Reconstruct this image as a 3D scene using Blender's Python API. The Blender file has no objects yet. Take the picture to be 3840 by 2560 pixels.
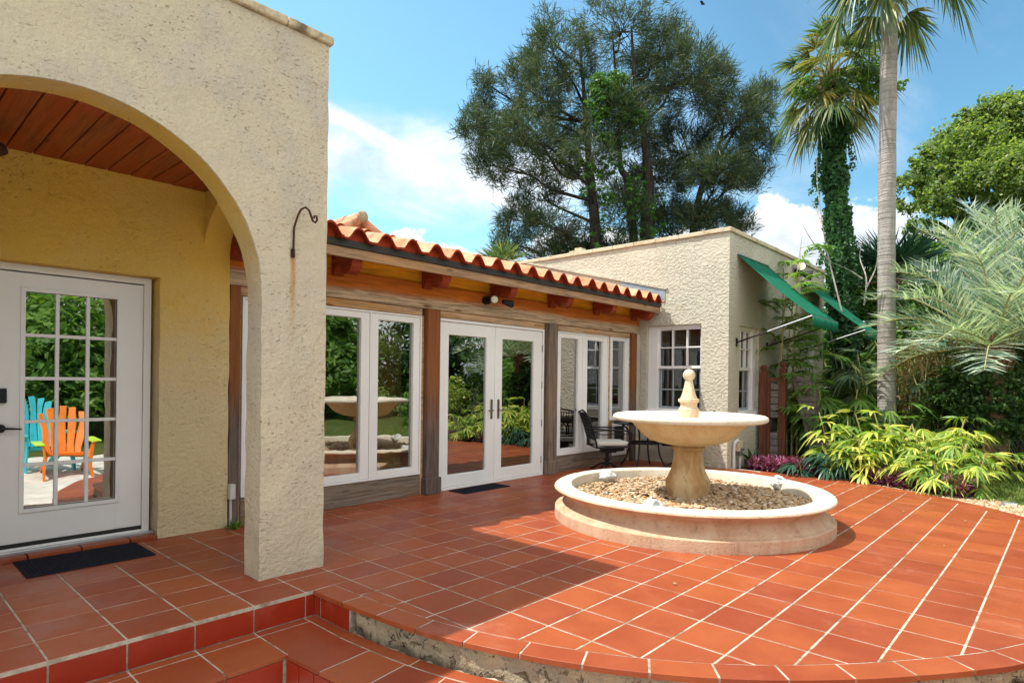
import bpy, bmesh, math, random
import numpy as np
from mathutils import Vector, Matrix, Quaternion
random.seed(7); rng = np.random.default_rng(7)
R = math.radians
C = bpy.context.scene.collection
sc = bpy.context.scene

# ------------------------------------------------------------------ camera
CAM = Vector((3.6756, -2.3857, 1.3882)); YAW = 0.7432264; ROLL = 0.012; FPX = 2302.18
cd = bpy.data.cameras.new("camera"); cam = bpy.data.objects.new("camera", cd); C.objects.link(cam)
cd.sensor_width = 36; cd.lens = FPX/3840*36; cd.shift_y = 147.2/3840; cd.shift_x = 0.00047
cd.clip_end = 500; cd.clip_start = 0.05
cam.matrix_world = Matrix.Translation(CAM) @ Matrix.Rotation(YAW, 4, 'Z') @ Matrix.Rotation(R(90), 4, 'X') @ Matrix.Rotation(ROLL, 4, 'Z')
sc.camera = cam
sc.view_settings.view_transform = 'Standard'; sc.view_settings.look = 'None'
sc.view_settings.exposure = 1.36; sc.view_settings.gamma = 1.0
sc.cycles.max_bounces = 8; sc.cycles.transparent_max_bounces = 16
sc.cycles.sample_clamp_indirect = 8
try:
    sc.cycles.use_denoising = True
except Exception: pass

# ------------------------------------------------------------------ sun + sky
SUND = Vector((1.552, 1.509, -3.87)).normalized()
sl = bpy.data.lights.new("sun", 'SUN'); sun = bpy.data.objects.new("sun", sl); C.objects.link(sun)
sl.energy = 2.7; sl.angle = R(0.6); sl.color = (1.0, 0.94, 0.84)
sun.rotation_mode = 'QUATERNION'; sun.rotation_quaternion = SUND.to_track_quat('-Z', 'Y'); sun.location = (-10, -10, 20)

class NT:
    """tiny node helper"""
    def __init__(s, tree): s.t = tree; s.n = tree.nodes; s.l = tree.links
    def node(s, typ, ins=None, **kw):
        nd = s.n.new(typ)
        for k, v in kw.items(): setattr(nd, k, v)
        for k, v in (ins or {}).items():
            sk = nd.inputs[k]
            if isinstance(v, bpy.types.NodeSocket): s.l.new(v, sk)
            else:
                if isinstance(v, tuple) and len(v) == 3 and sk.type == 'RGBA': v = (*v, 1)
                sk.default_value = v
        return nd
    def math(s, op, a, b=0.0, c=0.0, clamp=False):
        nd = s.n.new('ShaderNodeMath'); nd.operation = op; nd.use_clamp = clamp
        for i, v in enumerate((a, b, c)):
            if isinstance(v, bpy.types.NodeSocket): s.l.new(v, nd.inputs[i])
            else: nd.inputs[i].default_value = v
        return nd.outputs[0]
    def vmath(s, op, a, b=(0, 0, 0)):
        nd = s.n.new('ShaderNodeVectorMath'); nd.operation = op
        for i, v in enumerate((a, b)):
            if isinstance(v, bpy.types.NodeSocket): s.l.new(v, nd.inputs[i])
            else: nd.inputs[i].default_value = v
        return nd
    def noise(s, vec, scale, detail=3, rough=.55, dist=0.0):
        return s.node('ShaderNodeTexNoise', {'Vector': vec, 'Scale': scale, 'Detail': detail, 'Roughness': rough, 'Distortion': dist}).outputs['Fac']
    def ramp(s, fac, a, b, lo=0.0, hi=1.0):
        return s.node('ShaderNodeMapRange', {'Value': fac, 'From Min': a, 'From Max': b, 'To Min': lo, 'To Max': hi}, interpolation_type='SMOOTHSTEP').outputs[0]
    def mix(s, fac, a, b, blend='MIX'):
        nd = s.n.new('ShaderNodeMix'); nd.data_type = 'RGBA'; nd.blend_type = blend
        for k, v in ((0, fac), (6, a), (7, b)):
            if isinstance(v, bpy.types.NodeSocket): s.l.new(v, nd.inputs[k])
            else: nd.inputs[k].default_value = (*v, 1) if isinstance(v, tuple) else v
        return nd.outputs[2]
    def mapping(s, vec, scale=(1, 1, 1), rot=(0, 0, 0)):
        return s.node('ShaderNodeMapping', {'Vector': vec, 'Scale': scale, 'Rotation': rot}).outputs[0]

def S2ray(px, py):          # direction in the world of a point of the 3840 x 2560 photograph
    dx, dy = px-1920, py-1280; c, s = math.cos(-ROLL), math.sin(-ROLL)
    x, y = 1920+dx*c-dy*s, 1280+dx*s+dy*c
    xr, u = (x-1920)/FPX, (1427.2-y)/FPX; c, s = math.cos(-YAW), math.sin(-YAW)
    return Vector((xr*c+s, -xr*s+c, u))
KD = 3840/2352
def at(dx, dy, t): return CAM + S2ray(dx*KD, dy*KD)*t

w = bpy.data.worlds.new("World"); sc.world = w; w.use_nodes = True
N = NT(w.node_tree); N.n.clear()
SKY_S = 0.15
sky = N.node('ShaderNodeTexSky', sky_type='NISHITA', sun_disc=False, sun_elevation=R(60.8), sun_rotation=R(225.8), altitude=10, air_density=1.0, dust_density=1.2, ozone_density=1.6)
tc = N.node('ShaderNodeTexCoord').outputs['Generated']
dirn = N.vmath('NORMALIZE', tc).outputs[0]
sep = N.node('ShaderNodeSeparateXYZ', {0: dirn})
z = sep.outputs[2]
pl = N.vmath('DIVIDE', dirn, N.node('ShaderNodeCombineXYZ', {0: N.math('ADD', z, .12), 1: N.math('ADD', z, .12), 2: 1.0}).outputs[0]).outputs[0]
n1 = N.noise(N.mapping(pl, (1.1, .7, .3), (0, 0, .6)), 1.1, 7, .6, .5)
wisp = N.ramp(n1, .52, .74)
wisp = N.math('MULTIPLY', wisp, N.ramp(z, .62, .28), clamp=True)
# cumulus bank low over the horizon with a billowy top edge
n2 = N.noise(N.mapping(dirn, (9, 9, 12)), 1.0, 6, .62, .2)
n3 = N.noise(N.mapping(dirn, (2.4, 2.4, 2.4)), 1.0, 3, .5)
edge = N.math('ADD', z, N.math('MULTIPLY', N.math('SUBTRACT', n2, .5), -.20))
edge = N.math('ADD', edge, N.math('MULTIPLY', N.math('SUBTRACT', n3, .5), -.22))
bank = N.ramp(edge, .240, .222)
# soft upper layer in the west
n4 = N.noise(N.mapping(dirn, (5, 5, 14)), 1.0, 6, .6, .4)
lay = N.math('ADD', N.math('ABSOLUTE', N.math('SUBTRACT', z, .318)), N.math('MULTIPLY', N.math('SUBTRACT', n4, .5), -.16))
lay = N.ramp(lay, .085, .0)
west = N.vmath('DOT_PRODUCT', dirn, tuple(S2ray(1400, 650).normalized())).outputs['Value']
lay = N.math('MULTIPLY', lay, N.ramp(west, .86, .97))
# one streak of cirrus
d1, d2 = S2ray(1225, 430).normalized(), S2ray(1780, 700).normalized()
nrm = d1.cross(d2).normalized()
sd = N.vmath('DOT_PRODUCT', dirn, tuple(nrm)).outputs['Value']
sd = N.math('ABSOLUTE', N.math('ADD', sd, N.math('MULTIPLY', N.math('SUBTRACT', n4, .5), .03)))
mid = N.vmath('DOT_PRODUCT', dirn, tuple(((d1+d2)/2).normalized())).outputs['Value']
streak = N.math('MULTIPLY', N.ramp(sd, .022, .005), N.ramp(mid, .955, .985))
m = N.math('MAXIMUM', N.math('MULTIPLY', wisp, .45), N.math('MULTIPLY', streak, .95))
m = N.math('MAXIMUM', m, N.math('MULTIPLY', lay, .85)); m = N.math('MAXIMUM', m, N.math('MULTIPLY', bank, .95), clamp=True)
ccol = N.mix(N.ramp(n2, .35, .7), (2.2, 2.4, 2.65), (3.6, 3.6, 3.6))
skc = N.mix(1.0, sky.outputs[0], N.mix(N.ramp(west, .80, .99), (.38, .58, .56), (.56, .80, .74)), 'MULTIPLY')
# bright broken cloud added out of view, behind the viewer, to fill the shaded fronts
east = N.vmath('DOT_PRODUCT', dirn, tuple(Vector((.80, -.42, .50)).normalized())).outputs['Value']
fill_deck = N.math('MULTIPLY', N.ramp(N.math('ADD', east, N.math('MULTIPLY', N.math('SUBTRACT', n3, .5), .5)), .30, .62), N.ramp(n1, .22, .40), clamp=True)
colr = N.mix(fill_deck, N.mix(m, skc, ccol), (4.6, 4.6, 4.5))
bg = N.node('ShaderNodeBackground', {'Color': colr, 'Strength': SKY_S})
N.l.new(bg.outputs[0], N.node('ShaderNodeOutputWorld').inputs[0])

# ------------------------------------------------------------------ tagging and mesh helpers
def tag(o, label=None, cat=None, group=None, kind=None):
    if label: o['label'] = label
    if cat: o['category'] = cat
    if group: o['group'] = group
    if kind: o['kind'] = kind
    return o
def empty(name, loc=(0, 0, 0), rz=0, label=None, cat=None, group=None):
    o = bpy.data.objects.new(name, None); C.objects.link(o); o.location = loc; o.rotation_euler.z = rz
    return tag(o, label, cat, group)
def link(name, me, m, parent=None):
    o = bpy.data.objects.new(name, me); C.objects.link(o)
    if m: me.materials.append(m)
    if parent: o.parent = parent
    return o
def copy_tree(o, parent=None):
    c = o.copy(); C.objects.link(c); c.parent = parent
    for ch in list(o.children): copy_tree(ch, c)
    return c

class MB:
    def __init__(s): s.v = []; s.f = []
    def add(s, vs, fs):
        k = len(s.v); s.v += [tuple(v) for v in vs]; s.f += [tuple(i+k for i in f) for f in fs]; return s
    def box(s, x0, x1, y0, y1, z0, z1):
        return s.add([(x0,y0,z0),(x1,y0,z0),(x1,y1,z0),(x0,y1,z0),(x0,y0,z1),(x1,y0,z1),(x1,y1,z1),(x0,y1,z1)],
                     [(0,3,2,1),(4,5,6,7),(0,1,5,4),(1,2,6,5),(2,3,7,6),(3,0,4,7)])
    def prism(s, poly, lo, hi, axis):       # poly of 2-D points in the plane normal to axis
        n = len(poly)
        def P(a, b, c): return (c, a, b) if axis == 'x' else ((a, c, b) if axis == 'y' else (a, b, c))
        vs = [P(a, b, lo) for a, b in poly]+[P(a, b, hi) for a, b in poly]
        fs = [tuple(range(n))[::-1], tuple(range(n, 2*n))]+[(i, (i+1) % n, (i+1) % n+n, i+n) for i in range(n)]
        return s.add(vs, fs)
    def tube(s, pts, rad, n=8, cap=True):
        pts = [Vector(p) for p in pts]
        rad = rad if hasattr(rad, '__len__') else [rad]*len(pts)
        t0 = (pts[1]-pts[0]).normalized(); ref = Vector((0, 0, 1)) if abs(t0.z) < .9 else Vector((1, 0, 0))
        a = t0.cross(ref).normalized(); rings = []
        for i, p in enumerate(pts):
            t = (pts[min(i+1, len(pts)-1)]-pts[max(i-1, 0)]).normalized()
            a = (a-t*a.dot(t)).normalized(); b = t.cross(a)
            rings.append([p+(a*math.cos(2*math.pi*k/n)+b*math.sin(2*math.pi*k/n))*rad[i] for k in range(n)])
        vs = [v for r in rings for v in r]; fs = []
        for i in range(len(pts)-1):
            for k in range(n): fs.append((i*n+k, i*n+(k+1) % n, (i+1)*n+(k+1) % n, (i+1)*n+k))
        if cap: fs += [tuple(range(n))[::-1], tuple(range(len(vs)-n, len(vs)))]
        return s.add(vs, fs)
    def bar(s, a, b, w_, h): # rectangular bar between two points
        a, b = Vector(a), Vector(b); t = (b-a).normalized(); ref = Vector((0, 0, 1)) if abs(t.z) < .95 else Vector((0, 1, 0))
        u = t.cross(ref).normalized()*w_/2; v = u.cross(t).normalized()*h/2
        return s.add([a-u-v, a+u-v, a+u+v, a-u+v, b-u-v, b+u-v, b+u+v, b-u+v],
                     [(0,3,2,1),(4,5,6,7),(0,1,5,4),(1,2,6,5),(2,3,7,6),(3,0,4,7)])
    def lathe(s, prof, cx=0, cy=0, n=48):
        vs = [(cx+r*math.cos(2*math.pi*k/n), cy+r*math.sin(2*math.pi*k/n), z) for r, z in prof for k in range(n)]; fs = []
        for i in range(len(prof)-1):
            for k in range(n): fs.append((i*n+k, i*n+(k+1) % n, (i+1)*n+(k+1) % n, (i+1)*n+k))
        return s.add(vs, fs)
    def sphere(s, c, r, nu=16, nv=10, sc_=(1, 1, 1)):
        prof = [(max(1e-4, math.sin(math.pi*i/nv)), -math.cos(math.pi*i/nv)) for i in range(nv+1)]
        vs = [(c[0]+r*sc_[0]*q*math.cos(2*math.pi*k/nu), c[1]+r*sc_[1]*q*math.sin(2*math.pi*k/nu), c[2]+r*sc_[2]*zz) for q, zz in prof for k in range(nu)]
        fs = [(i*nu+k, i*nu+(k+1) % nu, (i+1)*nu+(k+1) % nu, (i+1)*nu+k) for i in range(nv) for k in range(nu)]
        return s.add(vs, fs)
    def build(s, name, m, parent=None, smooth=False, bevel=0, seg=2, angle=40):
        me = bpy.data.meshes.new(name); me.from_pydata(s.v, [], s.f); me.update()
        bm = bmesh.new(); bm.from_mesh(me); bmesh.ops.recalc_face_normals(bm, faces=bm.faces); bm.to_mesh(me); bm.free()
        o = link(name, me, m, parent)
        if smooth:
            me.polygons.foreach_set('use_smooth', [True]*len(me.polygons)); me.set_sharp_from_angle(angle=R(angle))
        if bevel:
            b = o.modifiers.new('b', 'BEVEL'); b.width = bevel; b.segments = seg; b.limit_method = 'ANGLE'; b.angle_limit = R(40)
        return o

class QB:
    """numpy collector of blades and leaves"""
    def __init__(s): s.v = []; s.f = []; s.k = 0
    def add(s, v, f): s.v.append(v.reshape(-1, 3)); s.f.append(f.reshape(-1, 4)+s.k); s.k += v.reshape(-1, 3).shape[0]
    def blades(s, base, d, side, L, W, droop=0.0, segs=2, prof=None):
        n = len(base); L = np.broadcast_to(L, n).astype(float); W = np.broadcast_to(W, n).astype(float); droop = np.broadcast_to(droop, n)
        prof = prof if prof is not None else ([.45, 1, .06] if segs == 2 else ([.5, 1, .8, .06] if segs == 3 else [.8, .1]))
        t = np.linspace(0, 1, segs+1)
        c = base[:, None, :]+d[:, None, :]*(L[:, None]*t)[:, :, None]
        c[:, :, 2] -= (droop*L)[:, None]*t[None]**2
        off = side[:, None, :]*(W[:, None]*np.array(prof)/2)[:, :, None]
        v = np.stack([c-off, c+off], 2)      # n, segs+1, 2, 3
        i0 = (np.arange(n)*(segs+1)*2)[:, None]+np.arange(segs)[None]*2
        s.add(v, np.stack([i0, i0+1, i0+3, i0+2], -1))
    def leaves(s, pos, size, nrm=None, aspect=.55):
        n = len(pos); a = unit(rng.normal(size=(n, 3))); nn = unit(rng.normal(size=(n, 3))) if nrm is None else unit(nrm+.7*rng.normal(size=(n, 3)))
        a = unit(a-nn*(a*nn).sum(1)[:, None]); b = np.cross(nn, a); sz = np.broadcast_to(size, n)[:, None]
        v = np.stack([pos-a*sz*.5, pos+b*sz*aspect*.5+nn*sz*.08, pos+a*sz*.5, pos-b*sz*aspect*.5+nn*sz*.08], 1)
        i = (np.arange(n)*4)[:, None]+np.arange(4)[None]; s.add(v, i)
    def build(s, name, m, parent=None):
        v = np.concatenate(s.v); f = np.concatenate(s.f); me = bpy.data.meshes.new(name)
        me.vertices.add(len(v)); me.vertices.foreach_set('co', v.astype(np.float32).ravel())
        me.loops.add(len(f)*4); me.loops.foreach_set('vertex_index', f.astype(np.int32).ravel())
        me.polygons.add(len(f)); me.polygons.foreach_set('loop_start', np.arange(0, len(f)*4, 4, dtype=np.int32))
        me.update(calc_edges=True); me.validate()
        return link(name, me, m, parent)
def unit(a): return a/np.maximum(np.linalg.norm(a, axis=-1, keepdims=True), 1e-9)
def V(*a): return np.array(a, float)

# ------------------------------------------------------------------ materials
def new_mat(name):
    m = bpy.data.materials.new(name); m.use_nodes = True; T = NT(m.node_tree); T.n.clear()
    out = T.node('ShaderNodeOutputMaterial'); p = T.node('ShaderNodeBsdfPrincipled'); T.l.new(p.outputs[0], out.inputs[0])
    T.p = p; T.out = out; T.co = T.node('ShaderNodeTexCoord').outputs['Object']; T.geo = T.node('ShaderNodeNewGeometry')
    T.pos = T.geo.outputs['Position']
    return m, T
def setc(T, col, rough=.8, spec=.3):
    if isinstance(col, bpy.types.NodeSocket): T.l.new(col, T.p.inputs['Base Color'])
    else: T.p.inputs['Base Color'].default_value = (*col, 1)
    if isinstance(rough, bpy.types.NodeSocket): T.l.new(rough, T.p.inputs['Roughness'])
    else: T.p.inputs['Roughness'].default_value = rough
    T.p.inputs['Specular IOR Level'].default_value = spec
def bump(T, h, dist=.01, strength=1.0):
    b = T.node('ShaderNodeBump', {'Height': h, 'Distance': dist, 'Strength': strength}); T.l.new(b.outputs[0], T.p.inputs['Normal'])
M = {}
def plain(name, col, rough=.6, spec=.4, var=.12, scale=6, bmp=0, metal=0):
    m, T = new_mat(name); n = T.noise(T.co, scale, 4)
    c = T.mix(T.ramp(n, .3, .7), tuple(x*(1-var) for x in col), tuple(min(1, x*(1+var)) for x in col)); setc(T, c, rough, spec)
    T.p.inputs['Metallic'].default_value = metal
    if bmp: bump(T, T.noise(T.co, scale*6, 5), bmp)
    M[name] = m; return m

def stucco(name, base, stain, coarse=1.0, rust=False, cracks=True, zgrey=0.0):
    m, T = new_mat(name)
    P = T.pos
    big = T.noise(P, 1.1, 4, .6); mid = T.noise(P, 4.5, 4, .6)
    c = T.mix(T.ramp(big, .35, .68), base, stain)
    c = T.mix(T.math('MULTIPLY', T.ramp(mid, .5, .75), .35), c, tuple(x*.86 for x in base))
    if coarse > 1.2:
        dab = T.noise(T.mapping(P, (1, 1, 1.3)), 21, 4, .6, .0); dabs = T.ramp(dab, .42, .66)
        where0 = T.ramp(T.noise(P, 1.3, 3), .30, .55, .35, 1.0); h0 = T.math('MULTIPLY', dabs, where0)
    else:
        h0 = T.math('MULTIPLY', T.noise(T.mapping(P, (1, 1, 1.1)), 26, 5, .7, .1), 1.1)
    fine = T.noise(P, 75, 4, .65)
    pit = T.noise(T.mapping(P, (1, 1, 2.0)), 34/coarse, 1.5, .5, .3)
    where = T.ramp(T.noise(P, 1.7, 3), .38, .58)
    pits = T.math('MULTIPLY', T.ramp(pit, .66, .72), where)
    c = T.mix(T.math('MULTIPLY', pits, .42), c, (.22, .17, .10))
    h = T.math('ADD', h0, T.math('MULTIPLY', fine, .22))
    h = T.math('SUBTRACT', h, T.math('MULTIPLY', pits, .6))
    if cracks:
        wv = T.node('ShaderNodeTexVoronoi', {'Vector': T.vmath('ADD', P, T.vmath('SCALE', T.node('ShaderNodeTexNoise', {'Vector': P, 'Scale': 3.0, 'Detail': 4}).outputs['Color']).outputs[0]).outputs[0], 'Scale': .62}, feature='DISTANCE_TO_EDGE').outputs['Distance']
        cr = T.math('MULTIPLY', T.ramp(wv, .010, .002), T.ramp(T.noise(P, 1.3, 2), .5, .6))
        c = T.mix(T.math('MULTIPLY', cr, .30), c, (.44, .33, .15)); h = T.math('SUBTRACT', h, T.math('MULTIPLY', cr, .12))
    sp = T.node('ShaderNodeSeparateXYZ', {0: P})
    gr = T.math('MULTIPLY', T.ramp(sp.outputs[2], .5, 0.0), T.ramp(mid, .3, .7))
    c = T.mix(T.math('MULTIPLY', gr, .35), c, (.30, .28, .20))
    if name == 'ochre_bounce_stucco':
        lo_ = T.ramp(T.math('ADD', sp.outputs[2], T.math('MULTIPLY', T.math('SUBTRACT', mid, .5), .8)), 2.5, 1.1); c = T.mix(T.math('MULTIPLY', lo_, .85), c, (.66, .57, .38))  # bounce light painted by height: ochre kept above, cream lower down
    if name == 'cream_stucco':
        bounce_tint = T.math('MULTIPLY', T.ramp(sp.outputs[0], -.428, -.445), T.ramp(sp.outputs[2], 1.7, 2.7)); c = T.mix(T.math('MULTIPLY', bounce_tint, .9), c, (.64, .39, .05))  # warm bounce under the arch painted in, stronger with height
    c = T.mix(T.math('MULTIPLY', T.ramp(fine, .45, .7), .22), c, tuple(x*.55 for x in base))
    if rust:
        dy = T.math('ABSOLUTE', T.math('SUBTRACT', T.math('ADD', sp.outputs[1], T.math('MULTIPLY', T.math('SUBTRACT', mid, .5), .03)), -.235))
        rm = T.math('MULTIPLY', T.ramp(dy, .035, .0), T.math('MULTIPLY', T.ramp(sp.outputs[2], 1.5, 2.22), T.ramp(sp.outputs[2], 2.30, 2.24)))
        c = T.mix(T.math('MULTIPLY', rm, .8), c, (.46, .22, .03))
        pat = T.math('MULTIPLY', T.math('MULTIPLY', T.ramp(T.noise(P, 2.2, 2), .5, .62), T.ramp(sp.outputs[2], 2.3, 2.8)), .22)
        c = T.mix(pat, c, (.47, .44, .42))
    setc(T, c, .92, .15); bump(T, h, .022 if coarse < 1.2 else .012, 1.0)
    M[name] = m
stucco('cream_stucco', (.63, .545, .40), (.57, .50, .40), 1.0, rust=True)
stucco('ochre_bounce_stucco', (.80, .50, .085), (.78, .52, .13), 1.0, cracks=False)  # porch interior: bounce off the red tiles put into the wall colour
stucco('grey_stucco', (.57, .53, .43), (.52, .495, .41), 1.5)

def coping(name, base, dark):
    m, T = new_mat(name); n = T.noise(T.pos, 5, 5, .65); n2 = T.noise(T.pos, 26, 4)
    c = T.mix(T.ramp(n, .45, .7), base, dark); c = T.mix(T.math('MULTIPLY', T.ramp(n2, .6, .75), .5), c, (.08, .07, .06))
    setc(T, c, .9, .2); bump(T, n2, .01); M[name] = m
coping('coping_paint', (.60, .52, .38), (.42, .34, .20))
coping('coping_dark', (.55, .46, .32), (.16, .12, .08))

def tiles_mat(name, a, b, rough=.42):
    m, T = new_mat(name); rnd = T.geo.outputs['Random Per Island']; n = T.noise(T.pos, 2.6, 5, .6); f = T.noise(T.pos, 60, 3)
    rr = T.math('ADD', T.math('MULTIPLY', rnd, .40), T.math('MULTIPLY', n, .75))
    c = T.mix(T.ramp(rr, .2, 1.0), a, b)
    n5 = T.noise(T.pos, 1.35, 5, .7, .8)
    pale = T.math('MULTIPLY', T.ramp(n5, .55, .78), .28)
    c = T.mix(pale, c, (.50, .25, .18)); c = T.mix(T.math('MULTIPLY', T.ramp(f, .55, .8), .15), c, (.12, .04, .02)); c = T.mix(T.math('MULTIPLY', T.ramp(T.noise(T.pos, 4.3, 6, .75), .56, .7), .28), c, (.16, .035, .018))
    setc(T, c, T.ramp(n, .3, .7, rough-.08, rough+.14), .38); bump(T, T.noise(T.pos, 14, 3), .0025); M[name] = m
tiles_mat('terracotta_tile', (.235, .042, .016), (.33, .080, .021))
tiles_mat('riser_tile', (.25, .017, .006), (.33, .032, .008), .35)
def roof_mat():
    m, T = new_mat('roof_tile'); rnd = T.noise(T.mapping(T.pos, (2.6, 3.0, 1)), 1.0, 2); n = T.noise(T.pos, 9, 5, .65)
    c = T.mix(T.ramp(rnd, .35, .65), (.48, .20, .10), (.60, .34, .21)); c = T.mix(T.math('MULTIPLY', T.ramp(n, .50, .66), .65), c, (.16, .08, .045))
    setc(T, c, .8, .2); bump(T, n, .006); M['roof_tile'] = m
roof_mat()
plain('tile_front', (.30, .040, .011), .75, .2, .25, 9, .004)
def grout_mat():
    m, T = new_mat('grout'); n = T.noise(T.pos, 5.5, 6, .7)
    setc(T, T.mix(T.ramp(n, .42, .68), (.46, .41, .33), (.19, .13, .085)), .95, .1); bump(T, T.noise(T.pos, 90, 3), .003); M['grout'] = m
grout_mat()
def concrete_mat():
    m, T = new_mat('rough_concrete'); n = T.noise(T.pos, 3.2, 6, .65); f = T.noise(T.pos, 26, 5, .7); v = T.ramp(T.noise(T.pos, 17, 4, .6, .8), .58, .68)
    c = T.mix(T.ramp(n, .4, .62), (.46, .38, .25), (.33, .29, .21)); z_ = T.node('ShaderNodeSeparateXYZ', {0: T.pos}).outputs[2]
    alg = T.math('MULTIPLY', T.ramp(T.math('ADD', z_, T.math('MULTIPLY', T.math('SUBTRACT', n, .5), .30)), -.10, -.17), .8)
    c = T.mix(alg, c, (.045, .045, .035)); c = T.mix(T.math('MULTIPLY', v, .7), c, (.16, .12, .07))
    wv = T.node('ShaderNodeTexVoronoi', {'Vector': T.vmath('ADD', T.mapping(T.pos, (1, 1, 2.2)), T.vmath('SCALE', T.node('ShaderNodeTexNoise', {'Vector': T.pos, 'Scale': 6.0, 'Detail': 4}).outputs['Color']).outputs[0]).outputs[0], 'Scale': 1.0}, feature='DISTANCE_TO_EDGE').outputs['Distance']
    cr = T.math('MULTIPLY', T.ramp(wv, .009, .002), .8); c = T.mix(cr, c, (.05, .04, .03))
    h = T.math('SUBTRACT', T.math('ADD', f, T.math('MULTIPLY', n, .6)), T.math('ADD', T.math('MULTIPLY', v, .8), cr))
    setc(T, c, .95, .1); bump(T, h, .03); M['rough_concrete'] = m
concrete_mat()
def stone_mat(name, a, b, dirt=.5):
    m, T = new_mat(name); n = T.noise(T.mapping(T.pos, (1, 1, .35)), 5, 5, .65); f = T.noise(T.pos, 60, 4)
    c = T.mix(T.ramp(n, .38, .66), a, b); c = T.mix(T.math('MULTIPLY', T.ramp(T.noise(T.pos, 11, 5, .7), .60, .75), dirt), c, (.20, .15, .09))
    stq = T.noise(T.mapping(T.pos, (9, 9, .8)), 1.0, 4, .6); c = T.mix(T.math('MULTIPLY', T.ramp(stq, .56, .72), dirt*.7), c, tuple(x*.45 for x in b)); pt = T.ramp(T.noise(T.pos, 48, 2, .5), .64, .72); c = T.mix(T.math('MULTIPLY', pt, .35), c, (.22, .16, .10))
    setc(T, c, .88, .2); bump(T, T.math('SUBTRACT', T.math('ADD', f, n), pt), .004); M[name] = m
stone_mat('cast_stone', (.66, .55, .40), (.60, .42, .27), .25)
stone_mat('basin_stone', (.56, .41, .29), (.49, .31, .20), .6)
stone_mat('wet_stone', (.58, .43, .24), (.38, .21, .08), .9)
stone_mat('bowl_stone', (.70, .53, .30), (.64, .43, .22), .15)
stone_mat('rim_stone', (.72, .66, .54), (.66, .58, .46), .3)
stone_mat('fake_rock', (.62, .62, .60), (.40, .42, .40), .6)

def wood_mat(name, fresh, grey, axis, wear=.5, zlo=None, zhi=None, seed=0, rough=.8):
    """grain along the axis; grey weathering where rain reaches (above zlo..zhi it stays fresh)"""
    m, T = new_mat(name); sx = {'x': (1.2, 22, 22), 'y': (22, 1.2, 22), 'z': (22, 22, 1.2)}[axis]
    P = T.vmath('ADD', T.pos, (seed*3.1, seed*1.7, seed*.9)).outputs[0]
    g = T.noise(T.mapping(P, sx), 1.6, 6, .68, .8); b = T.noise(T.mapping(P, tuple(max(1.0, q*.2) for q in sx)), 1.0, 4, .6)
    c = T.mix(T.ramp(g, .3, .7), tuple(x*.62 for x in fresh), fresh); cg = T.mix(T.ramp(g, .34, .62), tuple(x*.42 for x in grey), grey)
    f = T.ramp(b, .5-wear*.35, .85-wear*.35)
    if zlo is not None:
        z_ = T.node('ShaderNodeSeparateXYZ', {0: T.pos}).outputs[2]
        f = T.ramp(T.math('ADD', z_, T.math('MULTIPLY', T.math('SUBTRACT', b, .5), (zhi-zlo)*1.6)), zhi, zlo)
    c = T.mix(f, c, cg)
    kn = T.node('ShaderNodeTexVoronoi', {'Vector': T.mapping(P, {'x': (1.2, 5, 5), 'y': (5, 1.2, 5), 'z': (5, 5, 1.2)}[axis]), 'Scale': 1.0}).outputs['Distance']
    k = T.math('MULTIPLY', T.ramp(kn, .11, .05), .8); c = T.mix(k, c, tuple(x*.25 for x in fresh))
    setc(T, c, rough, .25); bump(T, T.math('ADD', g, T.math('MULTIPLY', k, -.8)), .006); M[name] = m
wood_mat('beam_wood', (.56, .155, .018), (.56, .41, .27), 'y', zlo=2.335, zhi=2.435)
wood_mat('trim_wood', (.62, .32, .10), (.56, .38, .23), 'y', .75, seed=2)
wood_mat('skirt_wood', (.30, .17, .09), (.24, .19, .15), 'y', .8, seed=3)
wood_mat('post_brown', (.26, .095, .03), (.15, .115, .10), 'z', zlo=.7, zhi=1.6, seed=4)
wood_mat('post_grey', (.28, .18, .11), (.22, .17, .14), 'z', .8, seed=5)
wood_mat('fascia_wood', (.50, .28, .13), (.44, .28, .17), 'y', .7, seed=6)
wood_mat('corbel_wood', (.30, .045, .012), (.40, .15, .06), 'x', .1, seed=7)
wood_mat('ceiling_wood', (.36, .060, .012), (.30, .085, .022), 'x', .3, seed=8, rough=.45)
wood_mat('fence_red', (.17, .050, .025), (.15, .07, .045), 'z', .4, seed=9)
wood_mat('slat_grey', (.20, .15, .12), (.19, .17, .155), 'x', .8, seed=10)
wood_mat('yellow_board', (.95, .46, .03), (.85, .40, .03), 'y', .1, seed=11)
def white_mat():
    m, T = new_mat('white_paint'); n = T.noise(T.pos, 2.0, 4)
    setc(T, T.mix(T.ramp(n, .3, .7), (.80, .80, .80), (.76, .755, .75)), .38, .45); M['white_paint'] = m
white_mat()
plain('sash_grey', (.30, .34, .38), .5); plain('bronze_metal', (.20, .17, .13), .35, .5, metal=.8); plain('black_iron', (.009, .009, .011), .5, .3, scale=20)
plain('rusty_iron', (.06, .022, .014), .8, .2, .4, 30, .004); plain('cushion', (.56, .54, .50), .9, .1, .06, 4, .004); plain('mat_black', (.012, .014, .025), .85, .15, .2, 40, .004)
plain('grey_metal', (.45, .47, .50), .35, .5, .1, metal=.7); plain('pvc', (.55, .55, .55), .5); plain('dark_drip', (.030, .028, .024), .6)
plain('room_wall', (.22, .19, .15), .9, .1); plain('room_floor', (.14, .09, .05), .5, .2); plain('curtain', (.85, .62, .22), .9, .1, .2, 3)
plain('lead_flash', (.24, .30, .34), .45, .5); plain('lamp_glass', (.72, .68, .55), .2, .5); plain('pale_paving', (.62, .58, .52), .9, .1, .15, 3, .004)
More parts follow.
